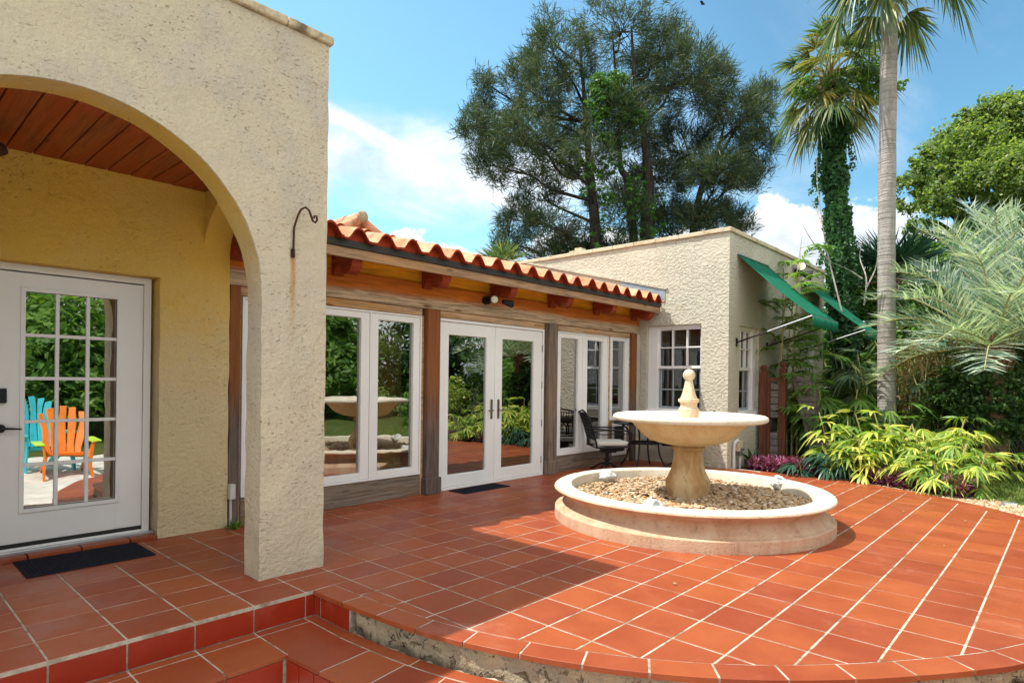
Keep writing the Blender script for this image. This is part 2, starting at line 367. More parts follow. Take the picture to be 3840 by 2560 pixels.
plain('orange_plastic', (.85, .22, .02), .4); plain('lime_plastic', (.50, .75, .04), .4); plain('teal_plastic', (.05, .50, .58), .5)
plain('soil', (.07, .05, .035), .95, .1, .4, 9, .02); plain('rubber', (.02, .02, .02), .7)
plain('dead_wood', (.36, .32, .28), .9, .1, .3, 12); plain('unit_grey', (.10, .10, .10), .6)
plain('cable', (.08, .07, .06), .6); plain('bird_feather', (.03, .03, .03), .8)
plain('blind', (.30, .31, .30), .7)

def glass_mat(name, tint, refl):
    m, T = new_mat(name); T.n.remove(T.p)
    fr = T.node('ShaderNodeFresnel', {'IOR': 1.5}).outputs[0]
    wob = T.node('ShaderNodeBump', {'Height': T.noise(T.pos, 1.8, 2), 'Distance': .005, 'Strength': .4}).outputs[0]
    gl = T.node('ShaderNodeBsdfGlossy', {'Color': (.95, .96, .95), 'Roughness': .0, 'Normal': wob}); tr = T.node('ShaderNodeBsdfTransparent', {'Color': tint})
    f = T.math('ADD', T.math('MULTIPLY', fr, 1.0-refl), refl, clamp=True)
    mx = T.node('ShaderNodeMixShader', {0: f, 1: tr.outputs[0], 2: gl.outputs[0]}); T.l.new(mx.outputs[0], T.out.inputs[0]); M[name] = m
glass_mat('glass', (.42, .46, .44), .33); glass_mat('house_glass', (.40, .45, .46), .07); glass_mat('door_glass', (.3, .3, .3), .50)
m, T = new_mat('table_glass'); T.n.remove(T.p)
T.l.new(T.node('ShaderNodeMixShader', {0: .22, 1: T.node('ShaderNodeBsdfTransparent', {'Color': (.12, .16, .20)}).outputs[0], 2: T.node('ShaderNodeBsdfGlossy', {'Roughness': .02}).outputs[0]}).outputs[0], T.out.inputs[0]); M['table_glass'] = m

def leaf_mat(name, cols, trans=.35, rough=.5, spec=.35, patch=.0):
    m, T = new_mat(name); rnd = T.geo.outputs['Random Per Island']; n = T.noise(T.pos, 1.6, 3)
    v = T.math('ADD', T.math('MULTIPLY', rnd, .75), T.math('MULTIPLY', T.math('SUBTRACT', n, .35), .55), clamp=True)
    cr = T.node('ShaderNodeValToRGB', {0: v}); el = cr.color_ramp.elements
    while len(el) < len(cols): el.new(.5)
    for i, c in enumerate(cols): el[i].position = i/(len(cols)-1); el[i].color = (*c, 1)
    setc(T, cr.outputs[0], rough, spec)
    tl = T.node('ShaderNodeBsdfTranslucent', {'Color': T.mix(1.0, cr.outputs[0], (1.6, 1.7, .8), 'MULTIPLY')})
    mx = T.node('ShaderNodeMixShader', {0: trans, 1: T.p.outputs[0], 2: tl.outputs[0]}); T.l.new(mx.outputs[0], T.out.inputs[0]); M[name] = m
leaf_mat('pine_needle', [(.020, .045, .030), (.042, .078, .048), (.08, .105, .045), (.15, .14, .05)], .25)
leaf_mat('vine_leaf', [(.03, .09, .02), (.06, .16, .03), (.16, .28, .05)], .35)
leaf_mat('ivy_leaf', [(.02, .07, .03), (.04, .12, .04), (.07, .18, .05)], .3)
leaf_mat('sabal_leaf', [(.035, .075, .045), (.07, .13, .06), (.16, .22, .08), (.40, .30, .10)], .3, .4)
leaf_mat('sabal_gold', [(.05, .09, .04), (.12, .16, .05), (.30, .27, .08), (.42, .22, .07)], .35, .45)
leaf_mat('fan_dark', [(.015, .05, .035), (.03, .085, .055), (.05, .12, .07)], .2, .35)
leaf_mat('pindo_leaf', [(.05, .12, .08), (.14, .24, .18), (.40, .50, .42), (.68, .74, .66), (.32, .38, .08)], .25, .3, .6)
leaf_mat('oak_leaf', [(.05, .09, .03), (.11, .18, .045), (.22, .29, .07), (.38, .40, .13)], .45, .45)
leaf_mat('shrub_leaf', [(.02, .05, .018), (.05, .11, .03), (.13, .22, .05)], .35)
leaf_mat('light_leaf', [(.06, .14, .03), (.14, .27, .05), (.26, .38, .08)], .4)
leaf_mat('yellow_leaf', [(.07, .16, .03), (.15, .28, .05), (.32, .42, .08), (.58, .56, .11), (.66, .52, .20)], .35)
leaf_mat('purple_leaf', [(.10, .018, .05), (.20, .035, .10), (.30, .09, .18), (.38, .20, .28)], .25)
leaf_mat('grass_blade', [(.08, .14, .03), (.16, .24, .05), (.30, .30, .10)], .35)
leaf_mat('dry_leaf', [(.20, .12, .05), (.36, .24, .11), (.50, .38, .20)], .3)
leaf_mat('cane', [(.30, .28, .10), (.48, .42, .20), (.40, .30, .16)], .1)
def bark(name, a, b, ring=0):
    m, T = new_mat(name); n = T.noise(T.mapping(T.pos, (6, 6, 1.6)), 1.5, 5, .65); c = T.mix(T.ramp(n, .35, .65), a, b); h = n
    if ring:
        rn = T.noise(T.mapping(T.pos, (1.5, 1.5, ring)), 1.0, 3, .6, .3); c = T.mix(T.math('MULTIPLY', T.ramp(rn, .52, .66), .55), c, tuple(x*.5 for x in a))
        h = T.math('SUBTRACT', n, rn)
    setc(T, c, .9, .15); bump(T, h, .03); M[name] = m
bark('palm_bark', (.39, .35, .325), (.29, .26, .24), 30); bark('dark_bark', (.035, .03, .025), (.07, .06, .05)); bark('boot_bark', (.28, .17, .09), (.16, .10, .06), 9)
def pebble_mat():
    m, T = new_mat('pebble'); rnd = T.geo.outputs['Random Per Island']; cr = T.node('ShaderNodeValToRGB', {0: rnd}); el = cr.color_ramp.elements
    for i, (p_, c) in enumerate([(0, (.42, .31, .18)), (.25, (.38, .23, .11)), (.45, (.50, .41, .29)), (.65, (.24, .14, .07)), (.8, (.46, .28, .13)), (1, (.62, .55, .45))]):
        e = el[i] if i < 2 else el.new(p_)
        e.position = p_; e.color = (*c, 1)
    setc(T, cr.outputs[0], .6, .35); M['pebble'] = m
pebble_mat()
def ground_mat():
    m, T = new_mat('lawn_ground'); n = T.noise(T.pos, .9, 5, .6); f = T.noise(T.pos, 30, 4, .7)
    c = T.mix(T.ramp(n, .35, .65), (.085, .15, .03), (.20, .22, .07)); c = T.mix(T.ramp(f, .35, .75), tuple(x*1 for x in (.06, .08, .02)), c)
    setc(T, c, .95, .1); bump(T, f, .04); M['lawn_ground'] = m
ground_mat()
def awning_mat():
    m, T = new_mat('green_canvas'); n = T.noise(T.mapping(T.pos, (3, 22, 3)), 1.0, 4)
    c = T.mix(T.ramp(n, .3, .7), (.004, .12, .065), (.008, .18, .10)); setc(T, c, .75, .2)
    tl = T.node('ShaderNodeBsdfTranslucent', {'Color': (.01, .25, .14)}); mx = T.node('ShaderNodeMixShader', {0: .12, 1: T.p.outputs[0], 2: tl.outputs[0]})
    T.l.new(mx.outputs[0], T.out.inputs[0]); M['green_canvas'] = m
awning_mat()
#PART2
# ================================================================== SETTING
XB, YB, YE, HB = -.475, 7.32, 12.38, 3.92
def near(p):                 # measurements taken on the far building's first guess plane, moved onto its real one
    return CAM+(Vector(p)-CAM)*.9885
def axis_spread(n, near_, far_):
    t = np.linspace(-1, 1, n); return np.sign(t)*(near_*np.abs(t)+(far_-near_)*np.abs(t)**4)
gx = axis_spread(81, 22, 260); gy = axis_spread(81, 22, 260)
def ground_z(x, y):
    s = min(1, max(0, (y-1.5)/4.0)); s = s*s*(3-2*s); return -.42+s*.37+(.04*math.sin(x*.9)+.03*math.sin(y*1.3+x*.4))*.4
mb = MB(); vs = [(x, y, ground_z(x, y)) for y in gy for x in gx]; n = len(gx)
mb.add(vs, [(j*n+i, j*n+i+1, (j+1)*n+i+1, (j+1)*n+i) for j in range(n-1) for i in range(n-1)])
tag(mb.build('ground', M['lawn_ground'], smooth=True, angle=180), kind='structure')

TX, TY = .29565, .34
outer = [(0, -.285), (.4, -.268), (.9, -.222), (1.209, -.165), (1.488, -.079), (1.773, .028), (2.046, .162), (2.315, .325), (2.555, .508), (2.784, .722), (3.0, .96), (3.2, 1.213), (3.37, 1.45), (3.51, 1.68), (3.77, 2.25), (3.95, 3.0), (4.02, 3.9), (3.93, 4.8), (3.68, 5.55), (3.33, 6.10), (3.06, 6.40), (2.70, 6.72), (2.1, 7.10), (1.4, 7.40), (.84, 7.48), (0, 7.5)]
def resample(pts, n, closed=False):
    P = [Vector((*p, 0)) for p in pts]; out = []
    for i in range(len(P)-1):
        a, b, c, d = P[max(i-1, 0)], P[i], P[i+1], P[min(i+2, len(P)-1)]
        for k in range(n):
            t = k/n; out.append(.5*((2*b)+(c-a)*t+(2*a-5*b+4*c-d)*t*t+(3*b-a-3*c+d)*t**3))
    out.append(P[-1]); return [(p.x, p.y) for p in out]
oc = resample(outer, 4)
def offset(pts, d):
    out = []
    for i, p in enumerate(pts):
        a, b = pts[max(i-1, 0)], pts[min(i+1, len(pts)-1)]; t = Vector((b[0]-a[0], b[1]-a[1])).normalized(); out.append((p[0]-t.y*d, p[1]+t.x*d))
    return out
ic = offset(oc, .155)
def clip(poly, conv):        # Sutherland-Hodgman, conv is counter-clockwise
    out = poly
    for i in range(len(conv)):
        a, b = conv[i], conv[(i+1) % len(conv)]
        def side(p): return (b[0]-a[0])*(p[1]-a[1])-(b[1]-a[1])*(p[0]-a[0])
        src = out; out = []
        for k in range(len(src)):
            p, q = src[k], src[(k+1) % len(src)]; sp_, sq = side(p), side(q)
            if sp_ >= 0: out.append(p)
            if (sp_ >= 0) != (sq >= 0) and abs(sp_-sq) > 1e-12:
                t = sp_/(sp_-sq); out.append((p[0]+(q[0]-p[0])*t, p[1]+(q[1]-p[1])*t))
        if len(out) < 3: return []
    return out
def area(p): return abs(sum(p[i][0]*p[(i+1) % len(p)][1]-p[(i+1) % len(p)][0]*p[i][1] for i in range(len(p))))/2
def dedupe(p):
    o = []
    for q in p:
        if not o or (abs(q[0]-o[-1][0])+abs(q[1]-o[-1][1])) > 1e-5: o.append(q)
    return o
patio = empty('patio'); tag(patio, kind='structure')
def slab_tile(mb, poly, z=0.0, t=.006):
    cx = sum(p[0] for p in poly)/len(poly); cy = sum(p[1] for p in poly)/len(poly)
    ins = []
    for p in poly:
        d = math.hypot(p[0]-cx, p[1]-cy) or 1; k = 1-.003/d; ins.append((cx+(p[0]-cx)*k, cy+(p[1]-cy)*k))
    n = len(poly); dz = random.uniform(-.0006, .0006)
    v = [(x, y, z-t) for x, y in poly]+[(x, y, z-.0015+dz) for x, y in poly]+[(x, y, z+dz) for x, y in ins]
    f = [(i, (i+1) % n, (i+1) % n+n, i+n) for i in range(n)]+[(i+n, (i+1) % n+n, (i+1) % n+2*n, i+2*n) for i in range(n)]+[tuple(range(2*n, 3*n))]
    mb.add(v, f)
tiles = MB()
conv = [(0.0, ic[0][1])]+[p for p in ic if p[0] > 0.001 and p[0] < 5]+[(0.0, ic[-1][1])]
hull = []
for i in range(-8, 15):
    for j in range(-14, 23):
        ga, gb = .0068, .0058
        x0, x1, y0, y1 = i*TX+ga, (i+1)*TX-ga, j*TY+gb, (j+1)*TY-gb
        q = [(x0, y0), (x1, y0), (x1, y1), (x0, y1)]
        if i >= 0: q = clip(q, conv)
        else:
            if i == -1: q = [(x0, y0), (-.006 if y1 < -.2 else x1, y0), (-.006 if y1 < -.2 else x1, y1), (x0, y1)]
            q = clip(q, [(-2.25, -4.7), (0, -4.7), (0, YB+.1), (-2.25, YB+.1)])
        q = dedupe(q)
        if len(q) >= 3 and area(q) > .0006: slab_tile(tiles, q)
tiles.build('tile_field', M['terracotta_tile'], patio)
def arclen_split(a, b, step, gap, z, mb, t=.012, start=0.0):
    L = [0]
    for i in range(1, len(a)): L.append(L[-1]+math.hypot(a[i][0]-a[i-1][0], a[i][1]-a[i-1][1]))
    def at_(cv, s):
        for i in range(1, len(L)):
            if s <= L[i]: k = (s-L[i-1])/(L[i]-L[i-1]); return (cv[i-1][0]+(cv[i][0]-cv[i-1][0])*k, cv[i-1][1]+(cv[i][1]-cv[i-1][1])*k)
        return cv[-1]
    s = start
    while s+step*.5 < L[-1]:
        e = min(s+step-gap, L[-1]); ks = [s+(e-s)*k/3 for k in range(4)]
        slab_tile(mb, [at_(a, k) for k in ks]+[at_(b, k) for k in ks[::-1]], z, t); s += step
edge = MB(); band_in = offset(oc, .147); band_out = offset(oc, -.006)
arclen_split(band_out, band_in, .325, .013, 0, edge, .028, .01)
edge.build('edge_tiles', M['terracotta_tile'], patio)
# grout bed
g = MB(); top = [(-2.3, -4.8), (-.006, -4.8), (-.006, -.285)]+offset(oc, .004)+[(-2.3, 7.45)]
g2 = [(-2.3, -4.8), (-.004, -4.8), (-.004, 7.5), (-2.3, 7.5)]
g.prism(g2, -.34, -.003, 'z'); g3 = [(-.004, -.27)]+offset(oc, .004)[1:-1]+[(-.004, 7.49)]; g.prism(g3, -.03, -.003, 'z')
g.build('grout_bed', M['grout'], patio)
# rough concrete wall under the curved edge
cw = offset(resample(outer, 10), .018); cw = [p for p in cw if p[0] > .40 or p[1] > 3]
rw = MB(); zs = np.linspace(-.03, -.55, 12); vs = []
for k, (x, y) in enumerate(cw):
    a, b = cw[max(k-1, 0)], cw[min(k+1, len(cw)-1)]; t = Vector((b[0]-a[0], b[1]-a[1], 0)).normalized()
    for z_ in zs:
        d = .007*math.sin(k*.9+z_*31)+random.uniform(-.006, .006)+(.012 if z_ < -.14 and k % 7 else 0)*-1
        vs.append((x-t.y*-d*-1, y+t.x*-d*-1, z_))
m_ = len(zs); rw.add(vs, [(k*m_+q, (k+1)*m_+q, (k+1)*m_+q+1, k*m_+q+1) for k in range(len(cw)-1) for q in range(m_-1)])
rw.build('retaining_wall', M['rough_concrete'], patio, smooth=True, angle=180)
# porch riser, lower step
def wall_tiles(mb, axis, p, a0, a1, z0, z1, step, gap=.011, th=.008, off=0.0):
    s = a0+off
    first = True
    while s < a1-.01:
        e = min(s+step, a1)-gap
        if e-s > .02:
            if axis == 'x': mb.box(p, p+th, s, e, z0, z1)
            else: mb.box(s, e, p-th, p, z0, z1)
        s += step
ris = MB()
wall_tiles(ris, 'x', -.004, -4.76+.005, -.262, -.160, -.026, TY)
wall_tiles(ris, 'y', -.266, .012, .065, -.160, -.03, .2); wall_tiles(ris, 'y', -.266, .075, .402, -.160, -.03, .34)
ris.build('riser_tiles', M['riser_tile'], patio)
rb = MB(); rb.box(-.03, -.005, -4.8, -.27, -.5, -.004); rb.box(-.03, .41, -.264, -.2, -.5, -.031); rb.build('riser_bed', M['grout'], patio)
step_ = MB(); Z1 = -.165
for j in range(-14, -1):
    y0, y1 = j*TY+.005, (j+1)*TY-.005
    if j == -2: y1 = -.355
    slab_tile(step_, [(.008, y0), (.070, y0), (.070, y1), (.008, y1)], Z1); slab_tile(step_, [(.082, y0), (.425, y0), (.425, y1), (.082, y1)], Z1, .02)
slab_tile(step_, [(.008, -.345), (.42, -.345), (.42, -.275), (.008, -.275)], Z1)
cseg = [p for p in resample(outer, 4) if p[0] >= .4 and p[1] < 2.6]
a_, b_, c_, d_ = offset(cseg, -.425), offset(cseg, -.092), offset(cseg, -.082), offset(cseg, .0)
arclen_split(a_, b_, .31, .011, Z1, step_, .02); arclen_split(c_, d_, .62, .010, Z1, step_, .006)
ls = tag(step_.build('tile', M['terracotta_tile']), None); ls.parent = None
lower = empty('lower_step'); tag(lower, kind='structure'); ls.parent = lower; ls.name = 'tread_tiles'
sb = MB(); sb.box(-.02, .418, -4.8, -.25, -.42, Z1-.003)
poly = offset(cseg, -.418)+offset(cseg, .05)[::-1]
for i in range(len(cseg)-1):
    A, B = offset(cseg, -.418), offset(cseg, .05); sb.prism([A[i], A[i+1], B[i+1], B[i]], -.45, Z1-.003, 'z')
sb.build('step_bed', M['grout'], lower)
r2 = MB(); wall_tiles(r2, 'x', .418, -4.76, -.70, -.325, -.19, TY)
A = offset(cseg, -.426); A2 = offset(cseg, -.416)
L = 0; s = 0
for i in range(0, len(A)-1):
    r2.prism([A[i], (A[i][0]+(A[i+1][0]-A[i][0])*.95, A[i][1]+(A[i+1][1]-A[i][1])*.95), (A2[i][0]+(A2[i+1][0]-A2[i][0])*.95, A2[i][1]+(A2[i+1][1]-A2[i][1])*.95), A2[i]], -.325, -.19, 'z')
r2.build('riser_tiles', M['riser_tile'], lower)
pv = MB(); pv.box(.40, 7.5, -6.5, 1.6, -.7, -.335)
tag(pv.build('garden_path', M['pale_paving']), kind='structure')

# ------------------------------------------------------------------ wall builders
def holes_wall(mb, axis, d0, d1, a0, a1, z0, z1, holes):
    As = sorted({a0, a1, *[h[0] for h in holes], *[h[1] for h in holes]}); Zs = sorted({z0, z1, *[h[2] for h in holes], *[h[3] for h in holes]})
    solid = {}
    for i in range(len(As)-1):
        for j in range(len(Zs)-1):
            ca, cz = (As[i]+As[i+1])/2, (Zs[j]+Zs[j+1])/2
            solid[i, j] = not any(h[0] < ca < h[1] and h[2] < cz < h[3] for h in holes)
    def P(d, a, z_): return (d, a, z_) if axis == 'x' else (a, d, z_)
    for (i, j), s in solid.items():
        if not s: continue
        a, b, c, d = As[i], As[i+1], Zs[j], Zs[j+1]
        for dd in (d0, d1): mb.add([P(dd, a, c), P(dd, b, c), P(dd, b, d), P(dd, a, d)], [(0, 1, 2, 3)])
        if not solid.get((i-1, j)): mb.add([P(d0, a, c), P(d1, a, c), P(d1, a, d), P(d0, a, d)], [(0, 1, 2, 3)])
        if not solid.get((i+1, j)): mb.add([P(d0, b, c), P(d1, b, c), P(d1, b, d), P(d0, b, d)], [(0, 1, 2, 3)])
        if not solid.get((i, j-1)): mb.add([P(d0, a, c), P(d1, a, c), P(d1, b, c), P(d0, b, c)], [(0, 1, 2, 3)])
        if not solid.get((i, j+1)): mb.add([P(d0, a, d), P(d1, a, d), P(d1, b, d), P(d0, b, d)], [(0, 1, 2, 3)])
def arch_wall(mb, axis, d0, d1, ac, ra, rz, zs, z1, n=36, jambs=None):
    """wall above an arch centred at ac; jambs=(a0,a1,zbase) adds the piers beside it"""
    def P(d, a, z_): return (d, a, z_) if axis == 'x' else (a, d, z_)
    A = [(ac-ra*math.cos(math.pi*k/n), zs+rz*math.sin(math.pi*k/n)) for k in range(n+1)]
    for k in range(n):
        (a, za), (b, zb) = A[k], A[k+1]
        for dd in (d0, d1): mb.add([P(dd, a, za), P(dd, b, zb), P(dd, b, z1), P(dd, a, z1)], [(0, 1, 2, 3)])
        mb.add([P(d0, a, za), P(d1, a, za), P(d1, b, zb), P(d0, b, zb)], [(0, 1, 2, 3)])
        mb.add([P(d0, a, z1), P(d1, a, z1), P(d1, b, z1), P(d0, b, z1)], [(0, 1, 2, 3)])
    if jambs:
        a0, a1, zb = jambs
        for lo, hi in ((a0, ac-ra), (ac+ra, a1)):
            inner = hi if hi == ac-ra else lo
            for dd in (d0, d1):
                mb.add([P(dd, lo, zb), P(dd, hi, zb), P(dd, hi, zs), P(dd, lo, zs)], [(0, 1, 2, 3)]); mb.add([P(dd, lo, zs), P(dd, hi, zs), P(dd, hi, z1), P(dd, lo, z1)], [(0, 1, 2, 3)])
            for aa, zt in ((lo, z1 if lo == a0 else zs), (hi, z1 if hi == a1 else zs)):
                mb.add([P(d0, aa, zb), P(d1, aa, zb), P(d1, aa, zs), P(d0, aa, zs)], [(0, 1, 2, 3)])
                if zt == z1: mb.add([P(d0, aa, zs), P(d1, aa, zs), P(d1, aa, z1), P(d0, aa, z1)], [(0, 1, 2, 3)])
            mb.add([P(d0, lo, z1), P(d1, lo, z1), P(d1, hi, z1), P(d0, hi, z1)], [(0, 1, 2, 3)]); mb.add([P(d0, lo, zb), P(d1, lo, zb), P(d1, hi, zb), P(d0, hi, zb)], [(0, 1, 2, 3)])
def weld(o, d=1e-4):
    bm = bmesh.new(); bm.from_mesh(o.data); bmesh.ops.remove_doubles(bm, verts=bm.verts, dist=d); bmesh.ops.recalc_face_normals(bm, faces=bm.faces); bm.to_mesh(o.data); bm.free(); return o
def rough_edges(o, amp=.006, cut=.12):
    """the plaster's wavy arrises: split the mesh and push it about a little"""
    bm = bmesh.new(); bm.from_mesh(o.data)
    for _ in range(5):
        es = [e for e in bm.edges if e.calc_length() > cut]
        if not es: break
        bmesh.ops.subdivide_edges(bm, edges=es, cuts=1, use_grid_fill=True)
    bmesh.ops.triangulate(bm, faces=[f for f in bm.faces if len(f.verts) > 4])
    from mathutils import noise as mn
    for v in bm.verts:
        q = v.co*5.0; v.co += Vector((mn.noise(q), mn.noise(q+Vector((9, 3, 1))), mn.noise(q+Vector((2, 7, 5)))*.5))*amp
    bm.to_mesh(o.data); bm.free(); return o
def ring(mb, axis, d0, d1, a0, a1, z0, z1, wl, wr=None, wb=None, wt=None):
    wr = wl if wr is None else wr; wb = wl if wb is None else wb; wt = wl if wt is None else wt
    def B(a, b, c, d):
        if axis == 'x': mb.box(d0, d1, a, b, c, d)
        else: mb.box(a, b, d0, d1, c, d)
    B(a0, a0+wl, z0, z1); B(a1-wr, a1, z0, z1); B(a0+wl, a1-wr, z0, z0+wb); B(a0+wl, a1-wr, z1-wt, z1)
def flat(mb, axis, d, a0, a1, z0, z1):
    if axis == 'x': mb.add([(d, a0, z0), (d, a1, z0), (d, a1, z1), (d, a0, z1)], [(0, 1, 2, 3)])
    else: mb.add([(a0, d, z0), (a1, d, z0), (a1, d, z1), (a0, d, z1)], [(0, 1, 2, 3)])

# ================================================================== PORCH HOUSE (arch in front, door inside)
porch = empty('porch_house', (-.5, -1.5, 0), 0, 'cream stucco porch with a round arch and a white glazed door inside', 'house')
def P_(o, par): o.parent = par; o.matrix_parent_inverse = Matrix.Translation(-par.location); return o
mb = MB(); arch_wall(mb, 'x', -.65, -.42, -1.5, 1.045, 1.045, 1.955, 3.85, 40, (-4.8, .03, -.02))
o = weld(mb.build('arch_wall', M['cream_stucco'])); rough_edges(o, .010, .10); o.modifiers.new('b', 'BEVEL').width = .018; o.modifiers['b'].segments = 2; o.modifiers['b'].angle_limit = R(55); P_(o, porch)
mb = MB(); arch_wall(mb, 'y', -.20, .03, -1.375, .735, .50, 2.50, 3.85, 28)
mb.box(-.655, -.64, -.19, .02, 2.5, 3.84)
o = weld(mb.build('side_arch_wall', M['ochre_bounce_stucco'])); P_(o, porch)
mb = MB(); holes_wall(mb, 'x', -2.40, -2.105, -4.8, .03, -.02, 3.85, [(-1.78, -.555, -.02, 2.235)])
o = weld(mb.build('door_wall', M['ochre_bounce_stucco'])); rough_edges(o, .008, .12); P_(o, porch)
mb = MB(); mb.box(-7, -2.41, -.24, .03, -.02, 3.85); mb.box(-7, -6.8, -4.8, -.25, -.02, 3.85); mb.box(-7, -.42, -5.05, -4.81, -.02, 3.85); P_(mb.build('rear_wall', M['cream_stucco']), porch)
mb = MB(); y = -4.8
while y < -.21:
    mb.box(-2.10, -.655, y+.004, min(y+.156, -.203), 3.045, 3.065); y += .16
mb.box(-2.10, -.655, -4.8, -.203, 3.068, 3.2)
P_(mb.build('ceiling', M['ceiling_wood'], bevel=.004, seg=1), porch)
mb = MB(); mb.box(-7.0, -.45, -5.0, .0, 3.55, 3.6); P_(mb.build('roof', M['dark_drip']), porch)
mb = MB()
yy = -5.1
while yy < -.35: mb.box(-.68, -.388, yy, min(yy+.396, .058), 3.853, 3.912); yy += .4
mb.box(-.68, -.388, -.30, .058, 3.853, 3.913)
x = -7
while x < -.7: mb.box(x, min(x+.596, -.69), -.27, .058, 3.853, 3.912); x += .6
P_(rough_edges(mb.build('coping', M['coping_dark'], bevel=.012), .006, .2), porch)
mb = MB(); mb.box(-6.7, -2.42, -4.7, -.3, 3.0, 3.02); P_(mb.build('inner_ceiling', M['room_wall']), porch); mb = MB(); mb.box(-6.7, -2.42, -4.7, -.3, -.02, .0); P_(mb.build('inner_floor', M['room_floor']), porch)
# door
door = P_(MB().box(-2.30, -2.262, -1.70, -1.62, .1, .2).build('door', M['white_paint']), porch)
def D(mbx, name, mt, par=door, **k): o_ = mbx.build(name, mt, **k); o_.parent = par; o_.matrix_parent_inverse = par.matrix_world.inverted() if False else Matrix.Identity(4); return o_
door.data = (lambda b: b)(None) or door.data
mb = MB(); ring(mb, 'x', -2.30, -2.258, -1.66, -.640, .105, 2.17, .208, .188, .25, .135)
ring(mb, 'x', -2.262, -2.246, -1.475, -.805, .33, 2.06, .030); mb.box(-2.255, -2.248, -1.44, -.84, .37, .372)
tmp = mb.build('door', M['white_paint'], bevel=.003, seg=1); door.data = tmp.data; dm = door.modifiers.new('b', 'BEVEL'); dm.width = .003; dm.segments = 1; bpy.data.objects.remove(tmp)
mb = MB(); ring(mb, 'x', -2.34, -2.236, -1.72, -.582, .055, 2.232, .055, .055, .02, .052); P_(mb.build('door_frame', M['white_paint'], bevel=.003, seg=1), porch)
gl = MB(); mu = MB()
ga, gb_, gz0, gz1 = -1.446, -.833, .36, 2.03
flat(gl, 'x', -2.280, ga, gb_, gz0, gz1)
for k in (1, 2): mu.box(-2.286, -2.262, ga+(gb_-ga)*k/3-.013, ga+(gb_-ga)*k/3+.013, gz0, gz1)
for k in (1, 2, 3, 4): mu.box(-2.284, -2.264, ga, gb_, gz0+(gz1-gz0)*k/5-.013, gz0+(gz1-gz0)*k/5+.013)
def kid(o_, par):
    o_.parent = par; bpy.context.view_layer.update(); o_.matrix_parent_inverse = par.matrix_world.inverted(); return o_
kid(gl.build('pane', M['door_glass']), door); kid(mu.build('glazing_bar', M['white_paint'], bevel=.003, seg=1), door)
mb = MB(); mb.box(-2.27, -2.245, -1.66, -.64, .075, .103); kid(mb.build('door_sweep', M['rubber']), door)
mb = MB(); mb.box(-2.258, -2.225, -1.625, -1.555, .965+.21, 1.285); mb.tube([(-2.225, -1.59, 1.20), (-2.205, -1.59, 1.20)], .022, 12); kid(mb.build('keypad_lock', M['black_iron'], bevel=.006), door)
mb = MB(); mb.tube([(-2.258, -1.59, .985), (-2.235, -1.59, .985)], .032, 16); mb.tube([(-2.235, -1.59, .985), (-2.20, -1.59, .985), (-2.195, -1.56, .985), (-2.195, -1.47, .978)], [.012, .012, .010, .006], 8); kid(mb.build('handle', M['black_iron'], smooth=True), door)
mb = MB(); mb.box(-2.33, -2.19, -1.78, -.56, .03, .058); P_(mb.build('threshold', M['grey_metal'], bevel=.005), porch)
mb = MB(); y = -1.775
while y < -.57: mb.box(-2.19, -2.095, y, min(y+.33, -.562), .0, .034); y += .34
P_(mb.build('sill_tile', M['terracotta_tile'], bevel=.004), porch)
# porch ceiling fan light, only its rim in view
fx = empty('ceiling_light', (-1.4, -1.86, 3.04), 0, 'dark round fixture hanging under the red plank porch ceiling at the photo edge', 'lamp')
mb = MB(); mb.lathe([(.001, 0), (.03, -.01), (.03, -.16), (.09, -.17), (.17, -.2), (.18, -.23), (.12, -.27), (.001, -.28)], n=24); o = mb.build('lamp_shade', M['rusty_iron'], smooth=True); o.parent = fx

# iron hook
mb = MB(); pts = [(-.40, -.243, 2.25), (-.40, -.243, 2.35), (-.395, -.243, 2.45), (-.385, -.236, 2.53), (-.375, -.218, 2.575), (-.365, -.190, 2.592), (-.36, -.165, 2.575), (-.36, -.150, 2.54), (-.36, -.135, 2.505), (-.36, -.115, 2.50), (-.36, -.102, 2.52), (-.36, -.108, 2.545), (-.36, -.125, 2.545), (-.36, -.128, 2.528)]
mb.tube([(p[0]+.03, p[1], p[2]) for p in resample3(pts, 4)] if 'resample3' in globals() else [(p[0]+.03 if i > 2 else p[0]-.0, p[1], p[2]) for i, p in enumerate(pts)], .008, 8)
mb.box(-.425, -.402, -.256, -.230, 2.24, 2.30)
tag(mb.build('wall_hook', M['rusty_iron'], smooth=True), 'curled rusty iron plant hook screwed to the front of the arch pier', 'hook')

# ================================================================== TILED WOOD-FRONT HOUSE
wood = empty('wood_front_house', (-2.2, 3.6, 0), 0, 'low house front of weathered timber and white windows under a red barrel tile roof', 'house')
def W(o_): return kid(o_, wood)
def curvy(mb):  return mb
mb = MB(); mb.box(-2.32, -2.12, .035, 7.30, 2.252, 2.552); W(mb.build('header_beam', M['beam_wood'], bevel=.006))
mb = MB(); mb.box(-2.32, -2.15, .035, 7.30, 2.555, 2.86); W(mb.build('frieze_board', M['yellow_board']))
mb = MB()
for a, b in ((.14, 2.345), (2.595, 4.665), (4.925, 7.04)): mb.box(-2.32, -2.148, a, b, 2.162, 2.249)
mb.box(-2.32, -2.15, 2.335, 2.375, .0, 2.16); mb.box(-2.32, -2.15, 7.0, 7.05, .0, 2.16); mb.box(-2.32, -2.152, .13, .165, 0, 2.16); mb.box(-2.32, -2.15, 4.92, 4.962, 0, 2.16); mb.box(-2.32, -2.15, 6.36, 6.415, .0, 2.16)
W(mb.build('trim_board', M['trim_wood'], bevel=.004))
mb = MB()
